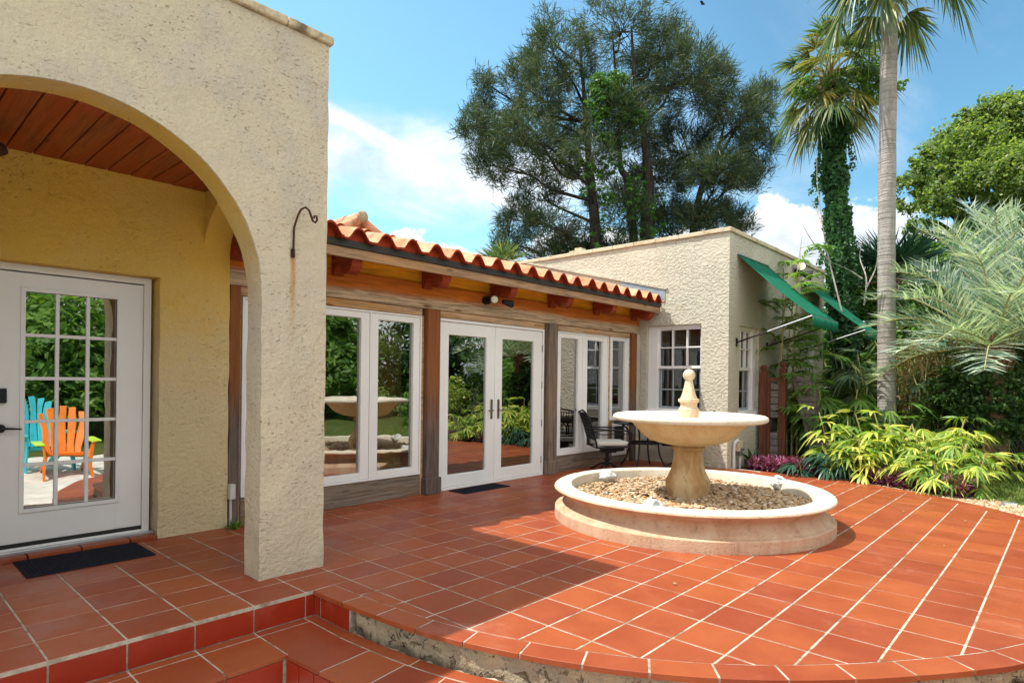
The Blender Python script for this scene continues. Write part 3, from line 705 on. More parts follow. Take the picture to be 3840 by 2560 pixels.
for a, b, h in ((.17, 2.33, .246), (4.965, 6.355, .246), (6.418, 6.998, .735)): mb = MB(); mb.box(-2.32, -2.15, a, b, .0, h); W(mb.build('skirt_board', M['skirt_wood'], bevel=.006))
for a, b, mt, w2 in ((.035, .135, 'post_brown', 0), (2.375, 2.575, 'post_brown', .02), (4.70, 4.90, 'post_grey', .02), (7.05, 7.20, 'post_brown', 0)):
    mb = MB(); mb.box(-2.32, -2.075 if w2 else -2.10, a, b, 0, 2.249)
    if w2: mb.box(-2.32, -2.05, a-w2, b+w2, 0, .20)
    W(mb.build('post', M[mt], bevel=.008))
mb = MB(); mb.box(-2.34, -2.10, 7.205, 7.31, 0, 2.249); W(mb.build('corner_plaster', M['grey_stucco']))
def casement(name, y0, y1, z0, z1, sashes, gaps_z, lab=None):
    f = MB(); ring(f, 'x', -2.25, -2.138, y0, y1, z0, z1, .022)
    for a, b in zip(sashes[:-1], sashes[1:]): f.box(-2.25, -2.142, a[1], b[0], z0+.022, z1-.022)
    fr = W(f.build(name, M['white_paint'], bevel=.003, seg=1))
    for (a, b, g0, g1) in sashes:
        s_ = MB(); ring(s_, 'x', -2.23, -2.150, a+.002, b-.002, z0+.024, z1-.024, g0-a, b-g1, gaps_z[0]-z0-.024, z1-.024-gaps_z[1]); kid(s_.build('sash', M['white_paint'], bevel=.004, seg=1), fr)
        p = MB(); flat(p, 'x', -2.190, g0-.005, g1+.005, gaps_z[0]-.005, gaps_z[1]+.005); kid(p.build('pane', M['glass']), fr)
    return fr
casement('window', .168, 2.335, .25, 2.155, [(.19, .88, .29, .78), (.90, 1.60, 1.0, 1.49), (1.625, 2.313, 1.715, 2.22)], (.345, 2.062))
casement('window', 4.965, 6.355, .25, 2.155, [(4.987, 5.63, 5.07, 5.52), (5.665, 6.333, 5.765, 6.20)], (.350, 2.060))
casement('window', 6.418, 6.998, .74, 2.155, [(6.44, 6.976, 6.50, 6.90)], (.805, 2.098))
# pet door
mb = MB(); ring(mb, 'x', -2.16, -2.132, 6.50, 6.94, .13, .685, .055); pd = W(mb.build('pet_door', M['white_paint'], bevel=.004)); mb = MB(); mb.box(-2.153, -2.149, 6.56, 6.88, .19, .63); kid(mb.build('flap', M['rubber']), pd)
# french door
f = MB(); ring(f, 'x', -2.26, -2.142, 2.60, 4.66, .0, 2.158, .03, .03, .028, .035); fd = W(f.build('french_door', M['white_paint'], bevel=.003, seg=1))
for (a, b, g0, g1, hy, s) in ((2.633, 3.627, 2.79, 3.465, 3.565, 1), (3.633, 4.627, 3.775, 4.44, 3.70, -1)):
    l = MB(); ring(l, 'x', -2.225, -2.162, a, b, .032, 2.12, g0-a, b-g1, .153, .158); kid(l.build('door_leaf', M['white_paint'], bevel=.004, seg=1), fd)
    p = MB(); flat(p, 'x', -2.190, g0-.004, g1+.004, .18, 1.966); kid(p.build('pane', M['glass']), fd)
    h = MB(); h.box(-2.162, -2.150, hy-.018, hy+.018, .87, 1.13); h.tube([(-2.150, hy, .985), (-2.115, hy, .985), (-2.110, hy+s*-.02, .985), (-2.110, hy-s*.10, .985)], .009, 8); kid(h.build('handle', M['bronze_metal'], bevel=.003), fd)
    for zz in (.18, .72, 1.28, 1.82):
        hh = MB(); yy = a-.004 if s == 1 else b+.004; hh.box(-2.16, -2.150, yy-.007, yy+.007, zz, zz+.1); kid(hh.build('hinge', M['bronze_metal']), fd)
# room behind the glass
mb = MB(); mb.box(-5.0, -2.33, .05, .06, 0, 2.8); mb.box(-5.0, -2.33, 7.28, 7.30, 0, 2.8); mb.box(-5.02, -5.0, .05, 7.3, 0, 2.8); mb.box(-5.0, -2.33, .05, 7.3, 2.80, 2.82); W(mb.build('inner_wall', M['room_wall']))
mb = MB(); mb.box(-5.0, -2.33, .05, 7.3, -.02, .0); W(mb.build('inner_floor', M['room_floor']))
mb = MB(); vs = []
for k in range(61):
    yk = 1.70+k*.009; xx = -2.42+.02*math.sin(k*1.3); vs += [(xx, yk, .3), (xx, yk, 2.1)]
mb.add(vs, [(2*k, 2*k+2, 2*k+3, 2*k+1) for k in range(60)]); W(mb.build('curtain', M['curtain']))
# soffit, brackets, fascia
mb = MB(); mb.prism([(-1.72, 2.705), (-2.32, 2.865), (-2.32, 2.885), (-1.72, 2.725)], .05, 7.27, 'y'); W(mb.build('soffit', M['yellow_board']))
cor = [(-2.119, 2.72), (-2.119, 2.482), (-2.065, 2.478)]+[(-2.0-.058*math.cos(a), 2.495+.085*math.sin(a)) for a in np.linspace(.1, math.pi-.1, 8)]+[(-1.93, 2.488), (-1.90, 2.474), (-1.86, 2.466), (-1.81, 2.470), (-1.77, 2.490), (-1.74, 2.528), (-1.727, 2.575), (-1.725, 2.70), (-1.80, 2.72)]
for y1_ in (0.16, 1.213, 2.431, 3.60, 4.82, 5.98, 7.13):
    mb = MB(); mb.prism(cor, y1_-.125, y1_, 'y'); W(mb.build('corbel', M['corbel_wood'], bevel=.004, seg=1))
mb = MB(); mb.box(-1.722, -1.690, .05, 4.2, 2.600, 2.700); mb.box(-1.722, -1.690, 4.205, 7.28, 2.600, 2.700); W(mb.build('fascia', M['fascia_wood'], bevel=.004))
mb = MB(); mb.box(-1.724, -1.668, .05, 7.285, 2.703, 2.768); W(mb.build('drip_edge', M['dark_drip']))
# barrel tiles
PIT = .3322; Y0T = .764-2*PIT-PIT/2; NT_ = 22
ys = []; hs = []
for k in range(NT_):
    for q in range(14):
        u = q/14; ys.append(Y0T+(k+u)*PIT); a = abs(u-.5); hs.append(.112*math.cos(math.pi*a/.64)**.8 if a < .315 else -.006*math.cos(math.pi*(min(u, 1-u))/.185*.5))
ys.append(Y0T+NT_*PIT); hs.append(0)
keep = [i for i, y in enumerate(ys) if .055 < y < 7.30]; ys = [ys[i] for i in keep]; hs = [hs[i] for i in keep]
SL = .255
rf = MB(); te = MB()
for c in range(10):
    xa, xb = -1.60-c*.365, -1.60-(c+1)*.365-.03; za = 2.778+SL*(-1.60-xa)+.014; zb = 2.778+SL*(-1.60-xb)-.004
    vs = []; n_ = len(ys)
    for i, (y, h) in enumerate(zip(ys, hs)):
        jj = random.Random(c*100+int((y-Y0T)/PIT)).uniform(-.016, .016); h = h+jj*.35
        vs += [(xa+jj, y, za+h), (xb+jj, y, zb+h), (xa+jj, y, za+h-.021)]
    fs = []
    for i in range(n_-1): fs += [(3*i, 3*i+1, 3*i+4, 3*i+3)]
    te.add(vs, [(3*i, 3*i+3, 3*i+5, 3*i+2) for i in range(n_-1)]+[(3*i+2, 3*i+5, 3*n_+i+1, 3*n_+i) for i in range(0)])
    vs2 = [(xa-.14, y, za+h-.016) for y, h in zip(ys, hs)]; kk = len(vs); vs += vs2
    te.add(vs, [(3*i+2, 3*i+5, kk+i+1, kk+i) for i in range(n_-1)]); rf.add(vs, fs)
xr = -1.60-3.65; rf.add([(xr, .06, 3.70), (xr, 7.29, 3.70), (-8.6, 7.29, 2.8), (-8.6, .06, 2.8)], [(0, 1, 2, 3)])
roof = W(rf.build('roof', M['roof_tile'], smooth=True, angle=50))
kid(te.build('tile_ends', M['tile_front'], smooth=True, angle=50), roof)
# closure pieces under every crest
for k in range(NT_):
    yc = Y0T+(k+.5)*PIT
    if yc-.1 < .06 or yc+.1 > 7.3: continue
    pr_ = [(yc+(u-.5)*PIT, 2.785+.112*math.cos(math.pi*abs(u-.5)/.64)**.8) for u in np.linspace(.19, .81, 13)]
    c_ = MB(); c_.prism([(pr_[0][0], 2.765)]+pr_+[(pr_[-1][0], 2.765)], -1.70, -1.685, 'x'); kid(c_.build('tile_closure', M['tile_front']), roof)
rc = MB(); 
for k in range(18): yk = .08+k*.4; rc.tube([(xr, yk, 3.665), (xr, yk+.42, 3.655)], [.075, .068], 10)
kid(rc.build('ridge_cap', M['roof_tile'], smooth=True), roof)
# small cross gable rising over the slope
gb = MB(); yc, zc = 2.68, 3.72
gb.prism([(yc-1.3, zc-.66), (yc+1.3, zc-.66), (yc, zc)], -7.6, -4.03, 'x'); gable = W(gb.build('cross_gable', M['roof_tile']))
rb_ = MB()
for k in range(8): rb_.tube([(-3.93-k*.42, yc, zc+.012), (-4.40-k*.42, yc, zc+.0)], [.085, .075], 12)
for s in (-1, 1):
    for k in range(4):
        t0, t1 = k*.36, (k+1)*.36+.03; rb_.tube([(-4.0, yc+s*t0*.89, zc-.02-t0*.455), (-4.0, yc+s*t1*.89, zc-.035-t1*.455)], [.068, .078], 10)
kid(rb_.build('ridge_cap', M['roof_tile'], smooth=True), gable)
mc = MB(); mc.sphere((-3.95, yc, zc+.015), .09, 14, 8, (.6, 1, 1)); kid(mc.build('mortar_cap', M['rough_concrete'], smooth=True), gable)
mb = MB(); mb.box(-8.6, -2.34, .05, .2, 0, 2.8); mb.box(-8.7, -8.6, .05, 7.3, 0, 2.8); W(mb.build('rear_wall', M['cream_stucco']))

# ================================================================== FLAT ROOFED HOUSE
flatb = empty('flat_roofed_house', (-2, 9.8, 0), 0, 'flat roofed beige stucco house block with sash windows behind the fountain', 'house')
def F(o_): return kid(o_, flatb)
WA = (-1.975, -.945, .885, 2.385)                       # front window hole (x0,x1,z0,z1)
WB = (7.76, 8.62, .875, 2.36); WC = (10.93, 11.92, .885, 2.34)
mb = MB(); holes_wall(mb, 'y', YB, YB+.25, -9, XB, -.1, HB-.07, [WA]); F(weld(mb.build('front_wall', M['grey_stucco'])))
mb = MB(); holes_wall(mb, 'x', XB-.25, XB-.001, YB+.251, YE, -.35, HB-.07, [WB, WC]); F(weld(mb.build('side_wall', M['grey_stucco'])))
mb = MB(); mb.box(-9, XB-.26, YE-.25, YE, -.3, HB-.07); mb.box(-9, -8.8, YB+.26, YE-.26, -.3, HB-.07); mb.box(-8.8, XB-.26, YB+.26, YE-.26, 3.55, 3.6); F(mb.build('rear_wall', M['grey_stucco']))
mb = MB(); x = -9
while x < XB-.3: mb.box(x, min(x+.446, XB+.035), YB-.035, YB+.28, HB-.068, HB+.002*random.random()); x += .45
mb.box(XB-.33, XB+.035, YB-.036, YB+.28, HB-.067, HB+.003)
y = YB+.283
while y < YE: mb.box(XB-.28, XB+.035, y, min(y+.446, YE+.03), HB-.068, HB+.002*random.random()); y += .45
mb.box(-9, XB+.035, YE-.27, YE+.031, HB-.066, HB+.001); F(rough_edges(mb.build('coping', M['coping_paint'], bevel=.008), .004, .3))
mb = MB(); mb.box(-3.62, -3.47, YB+.02, YB+.2, HB, HB+.09); mb.box(-3.72, -3.40, YB-.03, YB+.25, HB-.0, HB+.035); F(mb.build('parapet_block', M['coping_paint'], bevel=.01))
# score line in the plaster and the paler lintel bands are in the relief
mb = MB(); mb.prism([(-1.62, 2.80), (-1.62, 3.02), (-2.5, 3.25), (-2.5, 3.0)], YB-.012, YB-.002, 'y'); F(mb.build('flashing', M['lead_flash']))
mb = MB(); mb.prism([(-1.58, 3.005), (-1.58, 3.045), (-5.0, 3.93), (-5.0, 3.89)], YB-.03, YB-.001, 'y'); F(mb.build('plaster_fillet', M['grey_stucco']))
def sash_window(axis, d, s, a0, a1, z0, z1, ncol, fl=.17, fr=.05, blind=True):
    """double-hung window set back from the wall plane d; s points into the house"""
    f = MB(); lo, hi = sorted((d+s*.06, d+s*.16)); zm = (z0+z1)/2+.02
    ring(f, axis, lo, hi, a0+.001, a1-.001, z0+.001, z1-.001, fl, fr, .05, .05)
    lo2, hi2 = sorted((d+s*.085, d+s*.14)); b0, b1 = a0+fl, a1-fr
    def B(m2, q0, q1, c0, c1, e0=lo2, e1=hi2):
        if axis == 'x': m2.box(e0, e1, q0, q1, c0, c1)
        else: m2.box(q0, q1, e0, e1, c0, c1)
    fo = F(f.build('window', M['white_paint'], bevel=.004, seg=1))
    e0, e1 = sorted((d-s*.02, d+s*.07)); sl_ = MB(); B(sl_, a0+.002, a1-.002, z0-.03, z0+.03, e0, e1); kid(sl_.build('sill', M['white_paint'], bevel=.006), fo)
    up = MB(); ring(up, axis, lo2, hi2, b0, b1, zm-.02, z1-.05, .022, .022, .045, .03)
    for k in range(1, ncol): B(up, b0+(b1-b0)*k/ncol-.011, b0+(b1-b0)*k/ncol+.011, zm, z1-.06)
    B(up, b0, b1, (zm+z1-.04)/2-.011, (zm+z1-.04)/2+.011, *sorted((d+s*.088, d+s*.137))); kid(up.build('upper_sash', M['white_paint'], bevel=.003, seg=1), fo)
    lw = MB(); l3, h3 = sorted((d+s*.12, d+s*.158)); ring(lw, axis, l3, h3, b0+.02, b1-.02, z0+.05, zm-.02, .028, .028, .04, .02)
    for k in range(1, ncol): B(lw, b0+(b1-b0)*k/ncol-.011, b0+(b1-b0)*k/ncol+.011, z0+.05, zm-.02, *sorted((d+s*.123, d+s*.15)))
    B(lw, b0+.02, b1-.02, (zm+z0)/2-.011, (zm+z0)/2+.011, *sorted((d+s*.125, d+s*.148))); kid(lw.build('lower_sash', M['sash_grey'], bevel=.003, seg=1), fo)
    p = MB(); flat(p, axis, d+s*.14, b0, b1, z0+.05, z1-.05) if axis == 'x' else flat(p, 'y', d+s*.14, b0, b1, z0+.05, z1-.05); kid(p.build('pane', M['house_glass']), fo)
    if blind:
        bl = MB(); z_ = z0+.06
        while z_ < z1-.06: B(bl, b0, b1, z_, z_+.003, *sorted((d+s*.20, d+s*.23))); z_ += .032
        kid(bl.build('blind', M['blind']), fo)
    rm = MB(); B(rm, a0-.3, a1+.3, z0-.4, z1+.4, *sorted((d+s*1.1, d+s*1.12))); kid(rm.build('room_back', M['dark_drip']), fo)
sash_window('y', YB, 1, *WA, 3, .19, .03); sash_window('x', XB, -1, *WB, 3, .03, .14); sash_window('x', XB, -1, *WC, 3, .03, .14)
# cable down the side wall
mb = MB(); mb.tube([(XB+.008, 9.78, 3.6), (XB+.008, 9.79, 2.6), (XB+.008, 9.78, 1.2)], .006, 6); F(mb.build('cable', M['cable']))

# awnings
def awning(y0, y1, zt, lab):
    a = empty('window_awning', (XB, (y0+y1)/2, zt), 0, lab, 'awning', 'green awnings on the side of the flat roofed house')
    xo, zo = .70, 2.435; mb = MB(); n_ = 12
    vs = []
    for k in range(n_+1):
        t = k/n_; xx = XB+.01+(xo-XB)*t; zz = zt+(zo-zt)*t-.03*math.sin(math.pi*t)
        for q in range(9): yy = y0+(y1-y0)*q/8; vs.append((xx, yy, zz-.012*math.sin(math.pi*q/8*4)**2))
    mb.add(vs, [(k*9+q, (k+1)*9+q, (k+1)*9+q+1, k*9+q+1) for k in range(n_) for q in range(8)])
    o = mb.build('canopy', M['green_canvas'], smooth=True, angle=180); sm = o.modifiers.new('s', 'SOLIDIFY'); sm.thickness = .006; kid(o, a)
    mb = MB(); vs = []
    for q in range(41): yy = y0+(y1-y0)*q/40; b_ = .012*math.sin(q*1.1); vs += [(xo+.008+b_*.3, yy, zo+.004), (xo+.012+b_, yy, zo-.165-.006*math.sin(q*.8))]
    mb.add(vs, [(2*q, 2*q+2, 2*q+3, 2*q+1) for q in range(40)]); o = mb.build('valance', M['green_canvas'], smooth=True, angle=180); sm = o.modifiers.new('s', 'SOLIDIFY'); sm.thickness = .004; kid(o, a)
    for yy in (y0, y1):
        p0, p1 = Vector((XB+.02, yy, 2.07)), Vector((xo+.005, yy, zo+.005)); pm = p0.lerp(p1, .42)
        mb = MB(); mb.tube([p0, pm], .013, 8); mb.box(XB+.001, XB+.02, yy-.02, yy+.02, 2.0, 2.14); kid(mb.build('arm', M['black_iron']), a)
        mb = MB(); mb.tube([pm, p1], .011, 8); kid(mb.build('arm_rod', M['grey_metal' if yy == y0 else 'black_iron']), a)
    for p_, q_ in (((xo, y0, zo), (xo, y1, zo)), ((XB+.02, y0, zt), (XB+.02, y1, zt))): mb = MB(); mb.tube([p_, q_], .012, 8); kid(mb.build('frame_bar', M['grey_metal']), a)
    return a
awning(7.62, 8.98, 3.53, 'green canvas awning half in shade over the near side window'); awning(10.82, 12.16, 3.50, 'green canvas awning over the far side window, its edge by the palm trunk')
# flood light
fl = empty('flood_light', (XB, 10.3, 3.6), 0, 'black twin flood light high on the side wall between the awnings', 'lamp')
p = near((-.49, 10.62, 3.66)); mb = MB(); mb.tube([(XB, p.y, p.z), (XB+.05, p.y, p.z)], .06, 14); mb.box(XB+.04, XB+.16, p.y-.05, p.y+.05, p.z-.10, p.z-.05); kid(mb.build('bracket', M['black_iron']), fl)
for dx_, dy_, dz_, tt in ((.12, -.05, .06, (.35, -.85, .1)), (.18, .14, -.06, (.85, .3, -.25))):
    c0 = Vector((XB+dx_, p.y+dy_, p.z+dz_)); t_ = Vector(tt).normalized(); mb = MB(); mb.tube([c0-t_*.09, c0-t_*.02, c0+t_*.07, c0+t_*.1], [.03, .07, .095, .098], 18); h_ = kid(mb.build('lamp_head', M['black_iron'], smooth=True), fl)
    mb = MB(); mb.tube([c0+t_*.101, c0+t_*.104], .085, 18); kid(mb.build('lens', M['lamp_glass']), h_)
# spot under the eave
sp_ = empty('eave_spotlight', (-2.05, 3.4, 2.45), 0, 'small round spotlight fixed to the beam over the french door', 'lamp')
mb = MB(); mb.tube([(-2.12, 3.38, 2.45), (-2.06, 3.38, 2.45)], .055, 16); mb.tube([(-2.06, 3.38, 2.45), (-2.0, 3.44, 2.44)], .014, 8); kid(mb.build('bracket', M['black_iron']), sp_)
c0 = Vector((-1.93, 3.37, 2.445)); t_ = Vector((.75, -.85, -.1)).normalized(); mb = MB(); mb.tube([c0-t_*.12, c0-t_*.09, c0+t_*.04], [.03, .048, .05], 16); h_ = kid(mb.build('lamp_head', M['bronze_metal'], smooth=True), sp_)
mb = MB(); mb.tube([c0+t_*.041, c0+t_*.05], .042, 16); kid(mb.build('lens', M['lamp_glass']), h_)
c1 = Vector((-1.90, 3.60, 2.43)); mb = MB(); mb.tube([c1-Vector((0, .1, 0)), c1+Vector((.02, .05, -.02))], [.03, .05], 14); kid(mb.build('lamp_head', M['black_iron'], smooth=True), sp_)
# outlet box
ob = empty('outlet_box', (-2.08, .05, .3), 0, 'pale outdoor outlet box with a conduit at the end of the porch wall', 'outlet')
mb = MB(); mb.box(-2.13, -2.05, .034, .085, .26, .40); kid(mb.build('box', M['pvc'], bevel=.006), ob); mb = MB(); mb.tube([(-2.09, .055, .26), (-2.09, .055, .0)], .012, 8); kid(mb.build('conduit', M['pvc']), ob)

# ================================================================== THINGS ON THE PATIO
def onz(px, py, z_=0.0):
    d = S2ray(px, py); return CAM+d*((z_-CAM.z)/d.z)
FX, FY = .742, 3.508
fo_ = empty('fountain', (FX, FY, 0), 0, 'two tier cast stone fountain with a ball finial standing on the red tile patio', 'fountain')
def arc(r0, z0, r1, z1, bulge, n=6):
    o = []
    for k in range(n+1):
        t = k/n; nx, nz = (z1-z0), -(r1-r0); l = math.hypot(nx, nz) or 1
        o.append((r0+(r1-r0)*t+nx/l*bulge*math.sin(math.pi*t), z0+(z1-z0)*t+nz/l*bulge*math.sin(math.pi*t)))
    return o
prof = [(1.345, -.02), (1.362, .0)]+[(1.364, .03), (1.362, .100), (1.356, .108), (1.316, .116), (1.313, .122)]+arc(1.312, .124, 1.322, .272, -.065, 12)+[(1.326, .279)]+arc(1.345, .283, 1.352, .322, .022, 8)+[(1.335, .330), (1.215, .333), (1.195, .328), (1.185, .31), (1.18, .10)]
mb = MB(); mb.lathe(prof[:len(prof)-7+1], 0, 0, 112); kid(mb.build('basin_ring', M['basin_stone'], smooth=True, angle=32), fo_).location = (FX, FY, 0) if False else (0, 0, 0)
def at_f(o_):
    o_.parent = fo_; o_.matrix_parent_inverse = Matrix.Identity(4); o_.location = (0, 0, 0); return o_
for ch in list(fo_.children): at_f(ch)
mb = MB(); mb.lathe(prof[len(prof)-7:], 0, 0, 112); at_f(mb.build('basin_rim', M['rim_stone'], smooth=True, angle=32))
col = [(.20, .15), (.205, .27), (.222, .33), (.224, .37)]+arc(.220, .39, .146, .66, -.018, 10)+[(.145, .69), (.152, .700), (.166, .708), (.170, .722), (.166, .734), (.158, .742), (.16, .77)]
mb = MB(); mb.lathe(col, 0, 0, 40); at_f(mb.build('pedestal', M['wet_stone'], smooth=True, angle=35))
bowl = [(.12, .752), (.22, .757), (.31, .776), (.40, .808), (.475, .868), (.530, .925), (.562, .962), (.585, .984), (.625, .992), (.70, .998)]
mb = MB(); mb.lathe(bowl, 0, 0, 96); at_f(mb.build('bowl', M['bowl_stone'], smooth=True, angle=50))
rim = [(.698, .997), (.738, 1.0), (.760, 1.012), (.768, 1.032), (.760, 1.052), (.740, 1.064), (.715, 1.068), (.66, 1.064), (.62, 1.05), (.56, 1.01), (.45, .96), (.30, .92), (.05, .90)]
mb = MB(); mb.lathe(rim, 0, 0, 96); at_f(mb.build('bowl_rim', M['rim_stone'], smooth=True, angle=50))
fin = [(.10, .90), (.103, 1.10), (.101, 1.122), (.088, 1.132), (.083, 1.16), (.088, 1.185), (.103, 1.192), (.106, 1.208), (.103, 1.224), (.084, 1.229), (.082, 1.240), (.072, 1.262), (.056, 1.32), (.043, 1.38), (.037, 1.41), (.036, 1.42)]+[(.062*math.cos(a), 1.468+.062*math.sin(a)) for a in np.linspace(-.9, 1.57, 12)]
mb = MB(); mb.lathe([(max(r, .0005), z_) for r, z_ in fin], 0, 0, 36); at_f(mb.build('finial', M['cast_stone'], smooth=True, angle=38))

def pebbles(name, pts, size, mt, parent=None, sub=1):
    bm = bmesh.new(); bmesh.ops.create_icosphere(bm, subdivisions=sub, radius=1); bv = np.array([v.co[:] for v in bm.verts]); bf = np.array([[v.index for v in f.verts] for f in bm.faces]); bm.free()
    n = len(pts); s = size*rng.uniform(.6, 1.25, (n, 1))*np.stack([rng.uniform(.8, 1.3, n), rng.uniform(.6, .95, n), rng.uniform(.4, .65, n)], 1)
    a = rng.uniform(0, 6.28, n); b = rng.normal(0, .35, n)
    v = bv[None]*s[:, None, :]*(1+.10*rng.normal(size=(n, len(bv), 1)))
    y = v[..., 1]*np.cos(b)[:, None]-v[..., 2]*np.sin(b)[:, None]; z_ = v[..., 1]*np.sin(b)[:, None]+v[..., 2]*np.cos(b)[:, None]; x = v[..., 0]
    v = np.stack([x*np.cos(a)[:, None]-y*np.sin(a)[:, None], x*np.sin(a)[:, None]+y*np.cos(a)[:, None], z_], -1)+pts[:, None, :]
    f = (bf[None]+(np.arange(n)*len(bv))[:, None, None]).reshape(-1, 3); v = v.reshape(-1, 3)
    me = bpy.data.meshes.new(name); me.vertices.add(len(v)); me.vertices.foreach_set('co', v.astype(np.float32).ravel()); me.loops.add(len(f)*3); me.loops.foreach_set('vertex_index', f.astype(np.int32).ravel())
    me.polygons.add(len(f)); me.polygons.foreach_set('loop_start', np.arange(0, len(f)*3, 3, dtype=np.int32)); me.update(calc_edges=True); me.polygons.foreach_set('use_smooth', [True]*len(f))
    return link(name, me, mt, parent)
n = 5200; r = 1.175*np.sqrt(rng.uniform(.02, 1, n)); a = rng.uniform(0, 6.283, n)
pts = np.stack([FX+r*np.cos(a), FY+r*np.sin(a), .222+rng.uniform(-.012, .016, n)+.012*np.sin(r*7+a*3)], 1)
tag(pebbles('pebbles', pts, .023, M['pebble'], None, 2), 'smooth tan river pebbles filling the fountain basin', 'pebbles', kind='stuff')
mb = MB(); mb.lathe([(.02, .208), (1.178, .208)], FX, FY, 64); tag(mb.build('pebble_bed', M['soil']), 'dark bed under the pebbles of the fountain', 'soil', kind='stuff')
def rock(name, loc, s, rz, tilt, lab):
    """hollow fake stone with a round lamp opening"""
    from mathutils import noise as mn
    e = empty(name, loc, rz, lab, 'rock light', 'rock shaped lights in the fountain basin')
    bm = bmesh.new(); bmesh.ops.create_icosphere(bm, subdivisions=4, radius=1)
    seed = Vector((loc[0]*7, loc[1]*5, 3)); ax = Vector((math.sin(tilt), 0, math.cos(tilt)))
    for v in bm.verts:
        d = v.co.normalized(); k = 1+.30*mn.noise(d*1.5+seed)+.12*mn.noise(d*4+seed)
        c = d.dot(ax)
        if c > .80: k *= 1-.45*min(1, (c-.80)/.10)
        v.co = Vector((d.x*s*1.15*k, d.y*s*.85*k, d.z*s*.78*k))
    me = bpy.data.meshes.new('shell'); bm.to_mesh(me); bm.free(); me.polygons.foreach_set('use_smooth', [True]*len(me.polygons)); o = link('shell', me, M['fake_rock'], e)
    mb = MB(); c = Vector((ax.x*s*.42, 0, ax.z*s*.36)); mb.tube([c, c+ax*s*.16], [s*.42, s*.40], 20); mb.tube([c+ax*s*.16, c+ax*s*.20], [s*.34, s*.30], 20); o2 = mb.build('lamp', M['grey_metal'], e, smooth=True); return e
rock('rock_light', (-.30, 3.62, .30), .085, .3, .9, 'rock shaped light on the pebbles at the left of the basin, lamp face tilted up')
rock('rock_light', (1.27, 4.62, .295), .095, -.9, .35, 'grey green rock shaped light on the pebbles at the far right of the basin')
rock('rock_light', (.88, 2.56, .27), .095, -.5, 1.2, 'flat white rock shaped light against the near rim of the basin')

def mat_(x0, x1, y0, y1, lab):
    mb = MB(); mb.box(x0, x1, y0, y1, .001, .010); n_ = 16 if x1-x0 < .45 else 22
    y = y0+.03
    while y < y1-.03: mb.box(x0+.03, x1-.03, y, y+.012, .010, .014); y += .024
    tag(mb.build('door_mat', M['mat_black'], bevel=.002, seg=1), lab, 'doormat')
mat_(-2.085, -1.58, -1.53, -.73, 'dark ribbed doormat in front of the white porch door'); mat_(-2.10, -1.79, 2.75, 3.56, 'dark ribbed doormat outside the double glass doors')

def bez(pts, n=6):
    P = [Vector(p) for p in pts]; out = []
    for i in range(len(P)-1):
        a, b, c, d = P[max(i-1, 0)], P[i], P[i+1], P[min(i+2, len(P)-1)]
        for k in range(n): t = k/n; out.append(.5*((2*b)+(c-a)*t+(2*a-5*b+4*c-d)*t*t+(3*b-a-3*c+d)*t**3))
    out.append(P[-1]); return out
def swivel_chair(loc, rz, lab):
    """+x is forward"""
    e = empty('patio_chair', loc, rz, lab, 'chair', 'black iron swivel chairs at the patio table')
    def K(mb_, nm, mt, sm=True, **k): o = mb_.build(nm, mt, e, smooth=sm, **k); return o
    for k in range(4):
        a = math.pi/4+k*math.pi/2; mb = MB(); c, s = math.cos(a), math.sin(a)
        mb.tube(bez([(0, 0, .14), (c*.12, s*.12, .10), (c*.24, s*.24, .035), (c*.29, s*.29, .012)]), .014, 8); K(mb, 'leg', M['black_iron'])
    mb = MB(); mb.tube([(0, 0, .06), (0, 0, .30)], .028, 12); mb.tube([(0, 0, .17), (0, 0, .19)], .06, 14); mb.box(-.10, .12, -.09, .09, .29, .35); K(mb, 'swivel', M['black_iron'], False)
    mb = MB(); 
    for s in (-1, 1): mb.tube(bez([(.27, s*.25, .40), (0, s*.26, .385), (-.24, s*.24, .385)]), .013, 8)
    mb.tube([(.27, -.25, .40), (.27, .25, .40)], .013, 8); mb.tube([(-.24, -.24, .385), (-.24, .24, .385)], .013, 8); mb.tube([(-.1, -.25, .37), (.2, .25, .37)], .011, 8); mb.tube([(-.1, .25, .37), (.2, -.25, .37)], .011, 8); K(mb, 'seat_frame', M['black_iron'])
    mb = MB(); mb.box(-.22, .28, -.24, .24, .405, .475); K(mb, 'cushion', M['cushion'], False, bevel=.03, seg=4)
    mb = MB()
    for s in (-1, 1): mb.tube(bez([(-.23, s*.24, .385), (-.27, s*.25, .55), (-.34, s*.25, .78), (-.42, s*.235, .92), (-.46, s*.23, .94)]), .014, 8)
    mb.tube(bez([(-.42, -.235, .90), (-.40, 0, .945), (-.42, .235, .90)]), .013, 8); mb.tube([(-.255, -.245, .50), (-.255, .245, .50)], .011, 8); K(mb, 'back_frame', M['black_iron'])
    mb = MB()                              # woven iron back
    for q in range(-5, 6): mb.tube(bez([(-.255, q*.042, .50), (-.305, q*.045+.012*(-1)**q, .68), (-.405, q*.042, .91)], 4), .0075, 6)
    for q in range(7): zz = .55+q*.055; mb.tube(bez([(-.265-(zz-.5)*.32, -.24, zz), (-.255-(zz-.5)*.30, 0, zz+.01), (-.265-(zz-.5)*.32, .24, zz)], 3), .0075, 6)
    K(mb, 'backrest', M['black_iron'])
    for s in (-1, 1):
        mb = MB(); mb.tube(bez([(-.305, s*.25, .68), (-.12, s*.29, .66), (.10, s*.30, .655), (.24, s*.29, .64), (.30, s*.285, .60), (.29, s*.275, .52), (.25, s*.26, .42)]), .013, 8); K(mb, 'armrest', M['black_iron'])
        mb = MB(); mb.tube(bez([(-.29, s*.25, .62), (-.15, s*.28, .585), (.02, s*.285, .60), (.24, s*.285, .60)]), .008, 6); K(mb, 'scroll', M['black_iron'])
    return e
